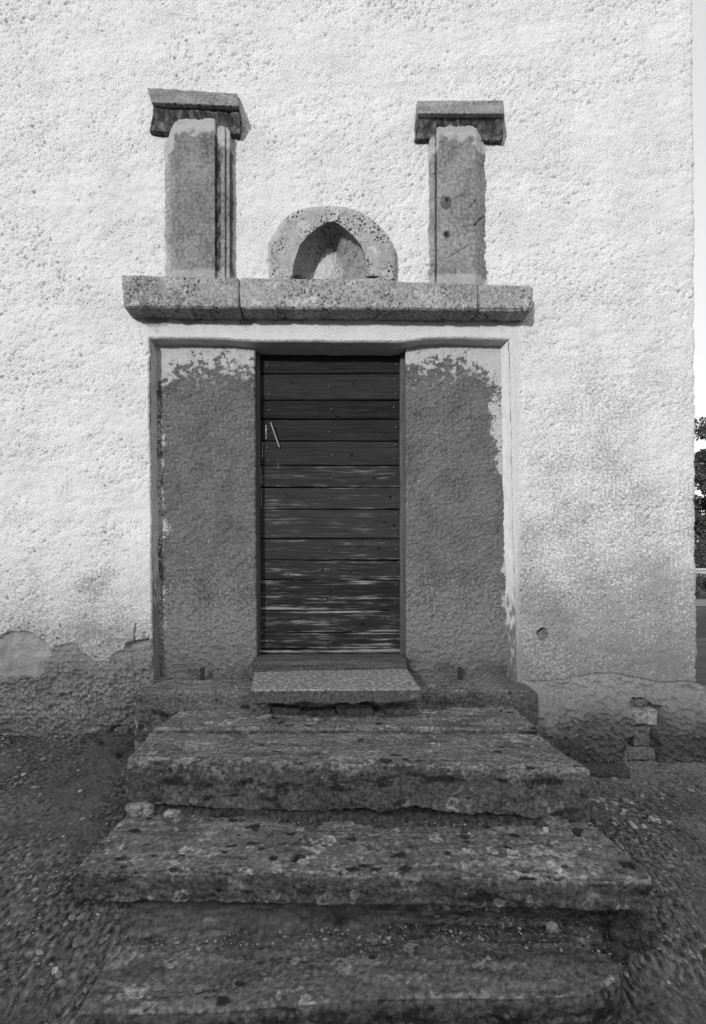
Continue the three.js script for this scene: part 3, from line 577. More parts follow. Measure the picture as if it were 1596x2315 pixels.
{                                                                    // rounded stone with a hollowed pointed arch
  const C = [748, 640], out = archOut, FZ = 0.045;
  const across = (poly, v) => { let a = 1e9, b = -1e9; for (let i = 1; i < poly.length; i++) { const [x0, y0] = poly[i - 1], [x1, y1] = poly[i]; if ((y0 > v) !== (y1 > v)) { const x = x0 + (v - y0) / (y1 - y0) * (x1 - x0); a = Math.min(a, x); b = Math.max(b, x); } } return [a, b]; };
  const radius = th => {                                             // outline radius in the direction th
    const dx = Math.cos(th), dy = -Math.sin(th);
    for (let i = 1; i < out.length; i++) {
      const ax = out[i - 1][0] - C[0], ay = out[i - 1][1] - C[1], bx = out[i][0] - C[0] - ax, by = out[i][1] - C[1] - ay, den = dx * by - dy * bx, t = (ax * by - ay * bx) / den, s = (ax * dy - ay * dx) / den;
      if (t > 0 && s >= -1e-6 && s <= 1 + 1e-6) return t;
    }
    return 140;
  };
  const R = lines([0, 1, 0.0075], [1, 1.08, 0.02]), T = lines([-0.10, Math.PI + 0.10, 0.0085]);
  const g = sheet(R, T, (s, th) => {
    const rad = radius(clamp(th, 0.0, Math.PI)) + 1.2 * n2(th * 9, 3), rr = Math.min(s, 1) * rad;
    let u = C[0] + rr * Math.cos(th), v = C[1] - rr * Math.sin(th);
    const [a, b] = across(nicheOut, v); let z = FZ + 0.004 * f2(u * 0.05, v * 0.05, 3), gr = 0.53 + 0.14 * f2(u * 0.09, v * 0.09, 3);
    const px = { x: wx(u), y: wy(v), z: 0 }, por = porous(px, 1.4);
    gr *= 1 + 0.25 * ss(0.1, 0.4, n2(u * 0.03, v * 0.03)); gr *= 1 - 0.72 * por;
    if (u > 850 && v > 545) gr *= 0.9;
    const w = b - a, c = mix(746, 748, 0.5);
    if (u > a && u < b && v < 640) {
      const t = u < c ? (u - a) / (c - a) : (b - u) / (b - c), dep = 0.035 + 0.46 * w / 378;
      z = FZ - 0.035 * ss(0, 3, (u < c ? u - a : b - u)) - (dep - 0.035) * Math.min(1, t) + 0.003 * f2(u * 0.1, v * 0.1, 2);
      gr = 0.40 + 0.10 * f2(u * 0.12, v * 0.12, 3); gr *= 1 - 0.4 * por;
      // lime mortar heaped in the bottom of the hollow
      const top = 526 + 5 * n2(u * 0.06, 3);
      if (v > top) {
        const hz = mix(-0.115, -0.025, clamp((v - top) / 104)) + 0.010 * f2(u * 0.14, v * 0.14, 3) - 0.00004 * (u - 744) ** 2;
        if (hz > z) { z = hz; gr = 0.80 + 0.22 * f2(u * 0.14, v * 0.14, 3); }
      }
    } else z -= 0.004 * por;
    const er = ss(0.93, 1, Math.min(s, 1)); z -= 0.010 * er * er;
    z -= 0.03 * ss(0, 1, 1 - Math.hypot((u - 672) / 20, (v - 627) / 6)) + 0.03 * ss(0, 1, 1 - Math.hypot((u - 842) / 22, (v - 627) / 5));
    if (s > 1) z = mix(FZ - 0.01, -0.06, (s - 1) / 0.08);
    gr = mix(gr, 0.55, ss(0.93, 1.0, s + 0.05 * n2(th * 12, s * 9)) * ss(1.9, 2.6, th) * 0.7);
    const q = P(u, v, Math.max(z, -0.02)); const zz = z;
    return [q.x, q.y, zz, clamp(gr, 0.05, 0.9)];
  });
  mesh('arch_stone', g, M.stone, building).userData.label = 'half-round pitted stone with a hollow pointed arch, standing on the ledge';
}

// ---------------------------------------------------------------- the stone steps
const low = v => new THREE.Vector3(v.x, v.y, v.z);
const HY = h => EYE - h;
function slate(base, pale, opts = {}) {                              // dark stone with lichen rings, pale crusts, pits
  const sd = opts.seed ?? 0;
  return {
    grey: (p, n, e, a, b, d) => {
      const top = Math.max(0, n.y), bl = f3(p.x * 4 + sd, p.y * 4, p.z * 7, 3), sp = f3(p.x * 60, p.y * 60, p.z * 70 + sd, 3), st = f3(p.x * 5 + sd, p.y * 30, p.z * 55, 2);
      let g = base * Math.max(0.25, 1.04 + 0.35 * bl + 0.55 * sp + 0.35 * st * top);
      const cr = 0.55 * f3(p.x * 11, p.y * 11 + sd, p.z * 19, 4) + 0.35 * sp + (opts.crust ?? 0) * 0.3 + (opts.edge ?? 0.4) * (opts.bare && n.z > 0.5 ? ss(0.6, 0.97, b) : clamp(e * 2.4));
      g = mix(g, pale * (1 + 0.45 * sp), ss(0.32, 0.48, cr) * 0.62);
      if (top > 0.5) { const k = f3(p.x * 3.2 + sd, 4, p.z * 26, 3) + 0.3 * sp; g = mix(g, pale * 0.8 * (1 + 0.5 * sp), ss(0.36, 0.50, k) * 0.45); g = mix(g, base * 0.5, ss(0.46, 0.56, f3(p.x * 6, 9 + sd, p.z * 18, 3) + 0.3 * sp) * 0.7); }
      else g = mix(g, base * 0.5, ss(0.30, 0.5, f3(p.x * 9, p.y * 16, 9 + sd, 3) + 0.3 * sp) * 0.75);
      spots2(p.x, (top > 0.5 ? p.z : p.y) + sd, 0.085, (opts.lichen ?? 0.5) * 0.7, 0.006, 0.030, 11, (dd, r, q) => {
        const q2 = dd / r + 0.40 * f3(p.x * 45, p.y * 45, p.z * 45 + sd, 2); if (q2 < 1) g = mix(g, pale * (q > 0.6 ? 1.7 : 1.1), (q2 > 0.72 ? 0.7 : 0.36) * clamp(0.7 + 1.0 * sp));
      });
      if (top > 0.5) spots2(p.x * 0.55 + 3, p.z + sd, 0.052, (opts.pits ?? 0.1) * 1.1, 0.005, 0.017, 23, (dd, r) => { const q = dd / r + 0.5 * f3(p.x * 40, sd, p.z * 60, 2); if (q < 1) g = mix(g, 0.035, ss(1, 0.75, q) * 0.9); });   // black crust and moss
      else g = mix(g, 0.05, 0.85 * ss(0.30, 0.40, f3(p.x * 7, p.y * 20, 31 + sd, 3) + 0.35 * sp) * ss(0.98, 0.80, b));
      if (opts.bedShade && n.z > 0.3) g *= mix(1, 0.65, ss(0.05, -0.05, b - opts.bedShade + 0.10 * f3(p.x * 9, p.y * 20, sd, 3)));      // dark rock of the lower bed, with the overhang's shade put into its colour
      if (b > 0.9 && opts.bare) g = mix(g, pale * (0.9 + 0.5 * sp), 0.7 * ss(0.2, 0.6, e * 2) * ss(-0.25, 0.15, f3(p.x * 8, sd, 3, 3) + sp * 0.5));
      if (opts.white && n.z > 0.2 && b > 0.6) { const w = ss(0.34, 0.42, f2(p.x * 11 + sd, p.y * 14, 4) + 0.9 * (b - 0.85) + opts.white(p)); g = mix(g, 0.58 + 0.18 * sp, w * 0.9); }
      return clamp(n.z > 0.5 ? g * (opts.riser ?? 0.78) : g, 0.012, 0.75);  // front faces toned down: their shade is painted into the grey
    },
    relief: (p, n, e, a, b, d) => {
      let h = 0.006 * f3(p.x * 5 + sd, p.y * 5, p.z * 5, 3) + 0.0030 * f3(p.x * 20, p.y * 20 + sd, p.z * 28, 3) + 0.0024 * n3(p.x * 80, p.y * 80, p.z * 80);
      if (n.z > 0.5) h += 0.008 * f3(p.x * 8 + p.y * 8, p.y * 16, sd, 3) + 0.005 * n3(p.x * 30 + p.y * 20, p.y * 42 - p.x * 14, sd);                 // hammered riser
      if (n.y > 0.5) {
        const f = n3(p.x * 2.2 + sd, 3, p.z * 9) + 0.5 * n3(p.x * 5, 8, p.z * 22 + sd); h -= 0.006 * ss(0.10, 0.15, f) + 0.006 * ss(0.42, 0.46, f); // flaked layers
        spots2(p.x * 0.75, p.z + sd, 0.062, opts.pits ?? 0.2, 0.006, 0.017, 5, (dd, r) => { const q = dd + 0.004 * n3(p.x * 70, sd, p.z * 70); h -= 0.020 * ss(r, r * 0.6, q); });
      }
      h -= e * (opts.chip ?? 0.012) * (0.6 + 1.6 * Math.max(0, f3(p.x * 9, p.y * 9 + sd, p.z * 9, 3)));
      return h;
    },
  };
}
function slab(name, label, tl, tr, kl, kr, thick, o, group_) {       // front-top corners tl, tr, back-top corners kl, kr
  const dn = (p, dz = 0) => new THREE.Vector3(p.x, p.y - thick, p.z + dz);
  const c = corners(tl, tr, dn(tl, o.under ?? -0.015), dn(tr, o.under ?? -0.015), kl, kr, dn(kl), dn(kr));
  const m = mesh(name, block(c, { cell: 0.004, r: 0.02, skip: 'k', ...o }), M.stone);
  return tag(m, label, 'step', group_);
}
const V = (x, h, z) => new THREE.Vector3(x, HY(h), z);
// course of stone under the doorway: part of the building
{
  const s = slate(0.25, 0.50, { seed: 3, lichen: 0.15, pits: 0.05, edge: 0.3, chip: 0.01 });
  const c = corners(V(-1.085, 0.640, 0.215), V(1.16, 0.642, 0.19), V(-1.06, 1.08, 0.235), V(1.16, 1.08, 0.20), V(-1.10, 0.622, -0.14), V(1.17, 0.622, -0.14), V(-1.10, 1.08, -0.14), V(1.17, 1.08, -0.14));
  mesh('base_course', block(c, { cell: 0.0055, r: 0.03, skip: 'kb', relief: (p, n, e, a, b, d) => s.relief(p, n, e, a, b, d) - 0.01 * ss(0.006, 0.0, Math.abs(p.x + 0.62 - 0.02 * n2(p.y * 20, 3))) * (n.z > 0.3 ? 1 : 0),
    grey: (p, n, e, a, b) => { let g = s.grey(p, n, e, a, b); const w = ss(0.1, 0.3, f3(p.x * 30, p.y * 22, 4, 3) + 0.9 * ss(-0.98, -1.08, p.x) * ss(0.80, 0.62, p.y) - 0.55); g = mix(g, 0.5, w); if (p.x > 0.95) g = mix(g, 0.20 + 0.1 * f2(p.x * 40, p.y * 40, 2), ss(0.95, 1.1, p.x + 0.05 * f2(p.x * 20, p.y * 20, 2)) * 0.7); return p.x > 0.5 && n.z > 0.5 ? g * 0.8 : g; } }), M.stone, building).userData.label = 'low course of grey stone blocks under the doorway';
}
// thin slab over the upper step
slab('stone_step', 'thin rear stone slab with a worn front lip, lying between doorstep and upper step', V(-0.872, 0.752, 0.45), V(1.03, 0.752, 0.445), V(-0.80, 0.730, 0.17), V(1.03, 0.730, 0.17), 0.09,
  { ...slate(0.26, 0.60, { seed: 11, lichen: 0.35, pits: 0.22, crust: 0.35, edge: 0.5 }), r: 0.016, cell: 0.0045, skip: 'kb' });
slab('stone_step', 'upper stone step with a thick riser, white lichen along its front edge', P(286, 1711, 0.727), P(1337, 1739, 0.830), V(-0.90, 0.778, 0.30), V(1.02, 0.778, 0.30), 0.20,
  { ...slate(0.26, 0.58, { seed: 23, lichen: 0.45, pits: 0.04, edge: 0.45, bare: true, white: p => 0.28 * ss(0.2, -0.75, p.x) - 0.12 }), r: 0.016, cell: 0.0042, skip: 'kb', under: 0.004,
    shape: (p, a, b, d, n) => { if (b < 0.4) { const k = ss(0.4, 0, b); p.y += k * (0.026 * f2(p.x * 3.2, 5, 3) + 0.010 * f2(p.x * 14, 9, 2) - 0.004 + 0.016 * ss(0.5, 1, d) * Math.sin(p.x * 5)); } } });
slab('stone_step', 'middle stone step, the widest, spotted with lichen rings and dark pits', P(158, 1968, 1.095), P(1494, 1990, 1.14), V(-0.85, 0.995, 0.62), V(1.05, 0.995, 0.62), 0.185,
  { ...slate(0.24, 0.60, { seed: 37, lichen: 0.85, pits: 0.42, edge: 0.55, crust: 0.1, bedShade: 0.40 }), r: 0.020, cell: 0.0042, skip: 'kb', under: -0.02,
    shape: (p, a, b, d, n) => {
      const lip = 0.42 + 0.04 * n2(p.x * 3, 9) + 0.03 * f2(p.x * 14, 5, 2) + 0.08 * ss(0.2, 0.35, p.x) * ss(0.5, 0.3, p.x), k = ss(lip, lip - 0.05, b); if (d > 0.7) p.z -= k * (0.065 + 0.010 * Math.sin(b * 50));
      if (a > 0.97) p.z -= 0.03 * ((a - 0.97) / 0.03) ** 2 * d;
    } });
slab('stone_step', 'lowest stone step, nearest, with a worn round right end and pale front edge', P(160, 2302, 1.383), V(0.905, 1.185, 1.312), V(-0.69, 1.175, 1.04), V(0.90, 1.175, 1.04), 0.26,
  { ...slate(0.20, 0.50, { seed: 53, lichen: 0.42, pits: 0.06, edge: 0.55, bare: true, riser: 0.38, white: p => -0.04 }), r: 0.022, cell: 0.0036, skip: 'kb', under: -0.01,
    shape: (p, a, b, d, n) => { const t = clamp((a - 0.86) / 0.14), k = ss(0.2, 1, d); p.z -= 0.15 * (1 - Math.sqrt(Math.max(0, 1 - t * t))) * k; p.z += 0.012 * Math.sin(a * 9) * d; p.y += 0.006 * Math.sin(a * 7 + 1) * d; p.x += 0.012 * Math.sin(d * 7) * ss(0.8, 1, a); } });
slab('doorstep', 'short pale-topped stone doorstep directly before the plank door', P(566.5, 1559, 0.36), P(953, 1557, 0.36), P(575, 1517, 0.0), P(920, 1510, 0.0), 0.078,
  { r: 0.010, cell: 0.0045, skip: 'k', under: -0.012,
    shape: (p, a, b, d) => { if (b < 0.5) p.y += 0.022 * ss(0.5, 0, b) * f2(p.x * 6, 4 + d, 3); },
    relief: (p, n, e) => 0.003 * f3(p.x * 12, p.y * 12, p.z * 14, 3) + 0.002 * n3(p.x * 60, p.y * 60, p.z * 60) - 0.006 * e * (0.5 + Math.max(0, f3(p.x * 12, p.y * 12, p.z * 12, 2))),
    grey: (p, n, e) => { const w = ss(-0.1, 0.35, f3(p.x * 46, p.y * 46, p.z * 120, 3) + 0.1), s = f3(p.x * 60, p.y * 60, p.z * 60, 2); return n.y > 0.4 ? clamp(mix(0.30, 0.56, w) * (1 + 0.45 * s), 0.03, 0.7) : clamp(0.20 * (1 + 0.4 * s) + (f3(p.x * 18, p.y * 30, 2, 3) > 0.55 ? 0.12 : 0), 0.02, 0.5); } });

// ---------------------------------------------------------------- loose stones, pegs, leaves
function rock(name, label, at, size, grey, sd, group_, category = 'stone', turn = 0) {
  const [sx, sy, sz] = size.map(s => s / 2), j = () => 1 - 0.42 * rnd();
  const c = [];
  for (let k = 0; k < 8; k++) c.push(new THREE.Vector3((k & 1 ? sx : -sx) * j(), k & 2 ? 2 * sy * j() : 0, (k & 4 ? sz : -sz) * j()));
  const cell = Math.max(0.004, Math.max(...size) / 22);
  const g = block(c, { cell, r: Math.min(...size) * 0.16, relief: (p, n, e) => Math.min(...size) * (0.16 * f3(p.x * 22 + sd, p.y * 22, p.z * 22, 3) - 0.1 * e), grey: p => clamp(grey * (1 + 0.45 * f3(p.x * 40, p.y * 40 + sd, p.z * 40, 3)), 0.02, 0.85) });
  const o = mesh(name, g, M.stone); o.position.copy(at); o.rotation.y = turn;
  return tag(o, label, category, group_);
}
const flatNames = ['leftmost', 'second from left', 'third from left', 'rightmost'];
[[640, 90, 34, 0.12], [718, 88, 30, 0.10], [800, 100, 40, 0.13], [912, 96, 40, 0.17]].forEach(([u, w, h, g], i) => {
  const d = 2.245, s = d / F; rock('flat_stone', ['thin flat stone packed under the doorstep left of its middle', 'dark thin stone under the middle of the doorstep', 'wide flat stone under the doorstep right of its middle', 'pale rounded flat stone under the right end of the doorstep'][i], new THREE.Vector3(SX(u, CZ - d), HY(0.748), CZ - d - 0.01), [w * s * 1.0, h * s * 0.62, 0.12], g, i * 7 + 1);
});
rock('mortar_lump', 'pale lump of mortar under the left end of the doorstep', new THREE.Vector3(SX(588, 0.26), HY(0.748), 0.25), [0.14, 0.10, 0.14], 0.22, 3, null, 'lump');
rock('wedge_stone', 'large pale wedge of stone under the left end of the upper step', new THREE.Vector3(SX(318, 0.76), HY(1.008), 0.735), [0.125, 0.062, 0.10], 0.50, 41, null, 'stone', 0.2);
rock('wedge_stone', 'small pale stone wedged under the upper step near its left end', new THREE.Vector3(SX(387, 0.78), HY(1.005), 0.765), [0.072, 0.036, 0.05], 0.62, 45, null, 'stone', -0.1);
rock('wedge_stone', 'long dark stone in the joint under the upper step', new THREE.Vector3(SX(510, 0.79), HY(1.004), 0.755), [0.17, 0.044, 0.07], 0.085, 48, null, 'stone');
rock('wedge_stone', 'pale flat stone in the joint under the right end of the upper step', new THREE.Vector3(SX(1268, 0.86), HY(1.004), 0.83), [0.13, 0.034, 0.07], 0.32, 52, null, 'stone');
rock('wedge_stone', 'small white pointed stone lying before the right end of the upper step', new THREE.Vector3(SX(1228, 0.86), HY(1.0), 0.875), [0.026, 0.030, 0.022], 0.8, 55, null, 'stone');
[[1408, 2124, 1.13, [0.105, 0.075, 0.07], 0.10], [1452, 2120, 1.13, [0.085, 0.08, 0.07], 0.11], [1396, 2160, 1.20, [0.07, 0.05, 0.06], 0.075]].forEach(([u, v, z, s, g], i) =>
  rock('support_stone', ['block of stone propping the right end of the middle step', 'outermost stone propping the right end of the middle step', 'darker stone below the props at the right end of the middle step'][i], P(u, v + 8, z), s, g, 60 + i));
rock('loose_stone', 'flat dark chip lying on the gravel strip behind the lowest step', P(952, 2112, 1.19), [0.085, 0.018, 0.045], 0.085, 71, null, 'stone', 0.3);
rock('loose_stone', 'white angular stone on the gravel strip right of the dark chip', P(1247, 2104, 1.17), [0.040, 0.026, 0.03], 0.36, 73, null, 'stone', 0.4);
rock('loose_stone', 'pale stone on the ground by the left end of the base course', P(276, 1650 + 10, 0.22), [0.10, 0.05, 0.07], 0.22, 75, null, 'stone', 0.4);
rock('loose_stone', 'pale crumb of mortar on the left side of the lowest step', P(448, 2240, 1.32), [0.03, 0.018, 0.02], 0.26, 77, null, 'stone', 0.4);
for (const [i, u] of [[0, 456.5], [1, 1040]]) {
  const z = -0.015, y = SY(1541, z), g = [];
  g.push(block([[-0.011, -0.02, -0.008], [0.011, -0.02, -0.008], [-0.0125, 0.088, -0.010], [0.0125, 0.086, -0.010], [-0.011, -0.02, 0.008], [0.011, -0.02, 0.008], [-0.0125, 0.090, 0.010], [0.0125, 0.088, 0.010]].map(a => new THREE.Vector3(...a)), { cell: 0.004, r: 0.004, relief: p => 0.0015 * n3(p.x * 120, p.y * 60 + i * 9, p.z * 120), grey: () => 1 }));
  const o = mesh('iron_peg', mergeGeometries(g), M.iron); o.position.set(SX(u, z), y, z); o.rotation.z = i ? 0.02 : -0.03;
  tag(o, i ? 'rusty iron peg standing in the stone course right of the door' : 'rusty iron peg standing in the stone course left of the door', 'peg');
}

// ---------------------------------------------------------------- the ground
const gl = [[-60, 0.95], [-1, 0.93], [0, 0.935], [0.35, 0.97], [0.7, 1.012], [1.0, 1.09], [1.1, 1.13], [1.2, 1.19], [1.4, 1.27], [1.8, 1.36], [3, 1.45], [60, 1.6]];
const gr_ = [[-60, 1.05], [-1, 1.05], [0, 1.06], [0.7, 1.10], [1.0, 1.165], [1.1, 1.21], [1.2, 1.27], [1.4, 1.33], [1.8, 1.39], [3, 1.45], [60, 1.6]];
function groundY(x, z) {
  const t = ss(-0.8, 0.9, x), a = Math.min(1, 6 / (1 + Math.hypot(x, z)));
  let y = EYE - mix(curve(gl, z), curve(gr_, z), t);
  y += a * (0.020 * n2(x * 2.1, z * 2.1) + 0.012 * f2(x * 7, z * 7, 2));
  if (z > -0.3 && z < 3) { const k = ss(-0.2, 0.35, f2(x * 3.1 + 9, z * 3.1, 3)); y += 0.009 * n2(x * 14, z * 14) + (0.25 + k) * (0.008 * n2(x * 34, z * 34) + 0.007 * Math.abs(n2(x * 62, z * 62)) + 0.004 * n2(x * 105, z * 105)); }
  return y;
}
function groundGrey(x, z) {
  const d = f2(x * 5, z * 5, 3), s = f2(x * 60, z * 60, 3), pebbly = ss(0.1, 0.5, f2(x * 2.2 + 4, z * 2.2, 2) + 0.25);
  let g = 0.155 + 0.08 * d + 0.18 * s * (0.5 + pebbly);
  if (s > 0.42) g += 0.08 * pebbly;
  if (x > 0.9 && z < 0.55) g = mix(g, 0.30 + 0.12 * s, ss(0.5, 0.1, z + 0.2 * d));
  if (z < -1.5) g = (z < -4.5 && z > -11 ? 0.05 : 0.10) + 0.05 * n2(x * 2.5, z * 6) + 0.03 + 0.02 * n2(x * 0.7, z * 5);
  return clamp(g, 0.03, 0.5);
}
{
  const xs = lines([-90, -8, 6], [-8, -2.3, 0.12], [-2.3, -0.68, 0.006], [-0.68, 0.82, 0.03], [0.82, 2.55, 0.006], [2.55, 8, 0.06], [8, 90, 4]);
  const zs = lines([-90, -8, 3], [-8, -0.2, 0.08], [-0.2, 1.55, 0.006], [1.55, 6, 0.09], [6, 60, 4]);
  tag(mesh('ground', sheet(xs, zs, (x, z) => [x, groundY(x, z), z, groundGrey(x, z)], null, true), M.soil), 'trodden dark earth and grit round the steps', null, null, 'structure');
}
// soil washed onto the back of the middle and the lowest step
function soilStrip(x0, x1, z0, z1, h0, h1, bias, skew = 0) {
  const g = sheet(lines([x0, x1, 0.006]), lines([z0, z1, 0.006]), (x, z) => {
    const t = (z - z0) / (z1 - z0) + 0.18 * f2(x * 4, bias, 3), y = HY(mix(h0, h1, clamp(t))) - 0.030 * ss(0.72, 1.05, t) + 0.006 * n2(x * 40, z * 40) + 0.004 * n2(x * 90, z * 90);
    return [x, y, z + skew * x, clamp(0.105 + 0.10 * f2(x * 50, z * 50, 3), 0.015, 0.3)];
  }, null, true);
  return mesh('soil', g, M.soil);
}
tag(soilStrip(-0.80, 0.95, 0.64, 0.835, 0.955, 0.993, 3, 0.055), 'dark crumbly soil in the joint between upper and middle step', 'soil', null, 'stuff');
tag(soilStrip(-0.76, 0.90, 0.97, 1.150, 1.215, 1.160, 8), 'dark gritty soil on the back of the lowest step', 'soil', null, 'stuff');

// pebbles and grit
function pebbleGeo(sd) {
  const g = new THREE.IcosahedronGeometry(1, 0), p = g.attributes.position, v = new THREE.Vector3();
  for (let i = 0; i < p.count; i++) { v.fromBufferAttribute(p, i); v.multiplyScalar(1 + 0.6 * n3(v.x * 1.3 + sd, v.y * 1.3, v.z * 1.3)); p.setXYZ(i, v.x, v.y * 0.55, v.z); }
  g.computeVertexNormals(); return g;
}
function scatter(name, label, n, place) {
  const im = new THREE.InstancedMesh(pebbleGeo(n * 0.37), M.pebble, n), o = new THREE.Object3D(), c = new THREE.Color();
  for (let i = 0; i < n; i++) {
    const [x, y, z, s, g] = place(i);
    o.position.set(x, y + s * 0.10, z); o.rotation.set((rnd() - 0.5) * 0.7, rnd() * 6.28, (rnd() - 0.5) * 0.7); o.scale.set(s * (0.8 + 0.6 * rnd()), s * (0.7 + 0.5 * rnd()), s * (0.8 + 0.6 * rnd())); o.updateMatrix();
    im.setMatrixAt(i, o.matrix); c.setRGB(g, g, g); im.setColorAt(i, c);
  }
  im.name = numbered(name); im.castShadow = im.receiveShadow = true; scene.add(im);
  return tag(im, label, 'gravel', null, 'stuff');
}
const size = () => 0.0013 + 0.0105 * rnd() ** 9, tone = () => { const r = rnd(); return r < 0.70 ? 0.07 + 0.10 * rnd() : r < 0.96 ? 0.17 + 0.15 * rnd() : 0.34 + 0.2 * rnd(); };
scatter('gravel', 'grit and small pebbles on the ground left of the steps', 13000, () => { for (;;) { const x = -2.2 + 1.55 * rnd(), z = 0.02 + 1.45 * rnd(); if (f2(x * 2.2 + 4, z * 2.2, 2) + 0.35 < rnd() * 0.8) continue; return [x, groundY(x, z), z, size(), tone()]; } });
scatter('gravel', 'grit and small pebbles on the ground right of the steps', 11000, () => { for (;;) { const x = 0.86 + 1.6 * rnd(), z = 0.02 + 1.45 * rnd(); if (f2(x * 2.2 + 4, z * 2.2, 2) + 0.35 < rnd() * 0.8) continue; return [x, groundY(x, z), z, size(), tone()]; } });
scatter('gravel', 'pale grit in a line on the back of the lowest step', 1800, () => { const x = -0.72 + 1.6 * rnd(), z = 1.05 + 0.10 * (rnd() + rnd()) / 1.2 + 0.02 * n2(x * 4, 8); return [x, HY(mix(1.192, 1.168, clamp((z - 1.04) / 0.09))) + 0.001, z, 0.0014 + 0.0045 * rnd() ** 4, rnd() < 0.6 ? 0.08 + 0.10 * rnd() : 0.2 + 0.25 * rnd()]; });
scatter('gravel', 'grit along the joint below the upper step', 420, () => { const x = -0.72 + 1.6 * rnd(), z = 0.775 + 0.06 * rnd() + 0.055 * x; return [x, HY(0.990), z, 0.0014 + 0.004 * rnd() ** 4, tone()]; });
// rubble by the right end of the upper step
for (let i = 0; i < 40; i++) {
  const x = 1.12 + 0.42 * rnd() ** 1.4, z = 0.58 + 0.20 * (rnd() - 0.5) + 0.05 * (x - 1.2), s = 0.012 + 0.030 * rnd() ** 2.5;
  const o = rock('rubble_stone', 'pale broken stone in the small heap beside the upper step', new THREE.Vector3(x, groundY(x, z) - 0.35 * s + 0.006 * rnd(), z), [s * 1.4, s * 0.8, s], 0.26 + 0.34 * rnd(), 100 + i, 'pale rubble beside the upper step', 'stone', rnd() * 3);
  o.rotation.z = (rnd() - 0.5) * 0.5;
}
rock('brick_fragment', 'long grey brick fragment lying on the rubble beside the upper step', new THREE.Vector3(1.165, groundY(1.165, 0.56) + 0.016, 0.56), [0.115, 0.040, 0.055], 0.15, 140, null, 'brick', -0.25);
rock('rubble_block', 'squat dark stone under the brick fragment at the heap', new THREE.Vector3(1.13, groundY(1.13, 0.66) - 0.002, 0.655), [0.075, 0.05, 0.055], 0.10, 143, null, 'stone', 0.2);
// flat stones at the foot of the wall
rock('foot_stone', 'buried flat stone at the wall foot below the bare bricks', new THREE.Vector3(1.50, groundY(1.5, 0.25) - 0.01, 0.22), [0.34, 0.05, 0.14], 0.12, 150, null, 'stone', -0.05);
rock('foot_stone', 'broad dark stone at the foot of the plinth beside the upper step', new THREE.Vector3(1.32, groundY(1.32, 0.14) - 0.02, 0.10), [0.34, 0.17, 0.12], 0.12, 153, null, 'stone');

// tufts of dry grass
function tuft(u, v, z, n, len, label) {
  const g = [], base = P(u, v, z);
  for (let i = 0; i < n; i++) {
    const a = rnd() * 6.28, l = len * (0.5 + 0.7 * rnd()), lean = 0.2 + 0.8 * rnd(), w = 0.0012 + 0.0012 * rnd(), r = 0.02 * rnd(), pos = [], idx = [];
    for (let k = 0; k <= 4; k++) {
      const t = k / 4, d = r + lean * l * t * t, y = l * t * (1 - 0.35 * lean * t), ww = w * (1 - 0.85 * t), cx = Math.cos(a), sx = Math.sin(a);
      pos.push(cx * d - sx * ww, y, sx * d + cx * ww, cx * d + sx * ww, y, sx * d - cx * ww);
      if (k) idx.push(2 * k - 2, 2 * k - 1, 2 * k, 2 * k - 1, 2 * k + 1, 2 * k);
    }
    const b = new THREE.BufferGeometry(); b.setAttribute('position', new THREE.Float32BufferAttribute(pos, 3)); b.setIndex(idx); b.computeVertexNormals(); g.push(b);
  }
  const o = mesh('grass_tuft', mergeGeometries(g), M.leaf); o.position.copy(base);
  return tag(o, label, 'grass');
}
tuft(270, 1712, 0.47, 46, 0.05, 'dark grass tuft on the ground left of the upper step');
tuft(228, 1682, 0.16, 30, 0.045, 'small dark tuft at the wall foot left of the stone course');
tuft(190, 1680, 0.14, 14, 0.04, 'thin sparse tuft at the wall foot farthest left');
tuft(768, 2086, 1.10, 34, 0.055, 'grass tuft under the front of the middle step');
tuft(278, 1828, 0.74, 22, 0.05, 'grass tuft beside the pale wedge under the upper step');
tuft(1285, 1708, 0.30, 30, 0.05, 'grass tuft at the right end of the thin rear slab');
for (const [u, v, z, w, t, label] of [[387, 1546, 0.03, 0.028, 0.4, 'pale dry leaf lying on the stone course left of the iron peg'], [432, 1541, -0.02, 0.02, 1.6, 'curled pale leaf against the dark panel by the left peg']]) {
  const pos = [], idx = []; const N = 6;
  for (let i = 0; i <= N; i++) { const s = i / N, ww = w * 0.45 * Math.sin(Math.PI * Math.min(1, s * 0.95 + 0.05)); for (let k = -1; k <= 1; k++) pos.push((s - 0.5) * w * 1.7, 0.006 + 0.010 * Math.abs(k) * Math.sin(s * 3) + 0.006 * Math.sin(s * 5), k * ww); if (i) for (let k = 0; k < 2; k++) { const a = (i - 1) * 3 + k; idx.push(a, a + 1, a + 3, a + 1, a + 4, a + 3); } }
  const g = new THREE.BufferGeometry(); g.setAttribute('position', new THREE.Float32BufferAttribute(pos, 3)); g.setIndex(idx); g.computeVertexNormals();
  const o = mesh('dry_leaf', g, new THREE.MeshStandardMaterial({ color: new THREE.Color().setRGB(0.32, 0.32, 0.32), roughness: 0.8, side: THREE.DoubleSide })); o.position.copy(P(u, v, z)); o.rotation.y = t;
  tag(o, label, 'leaf');
}

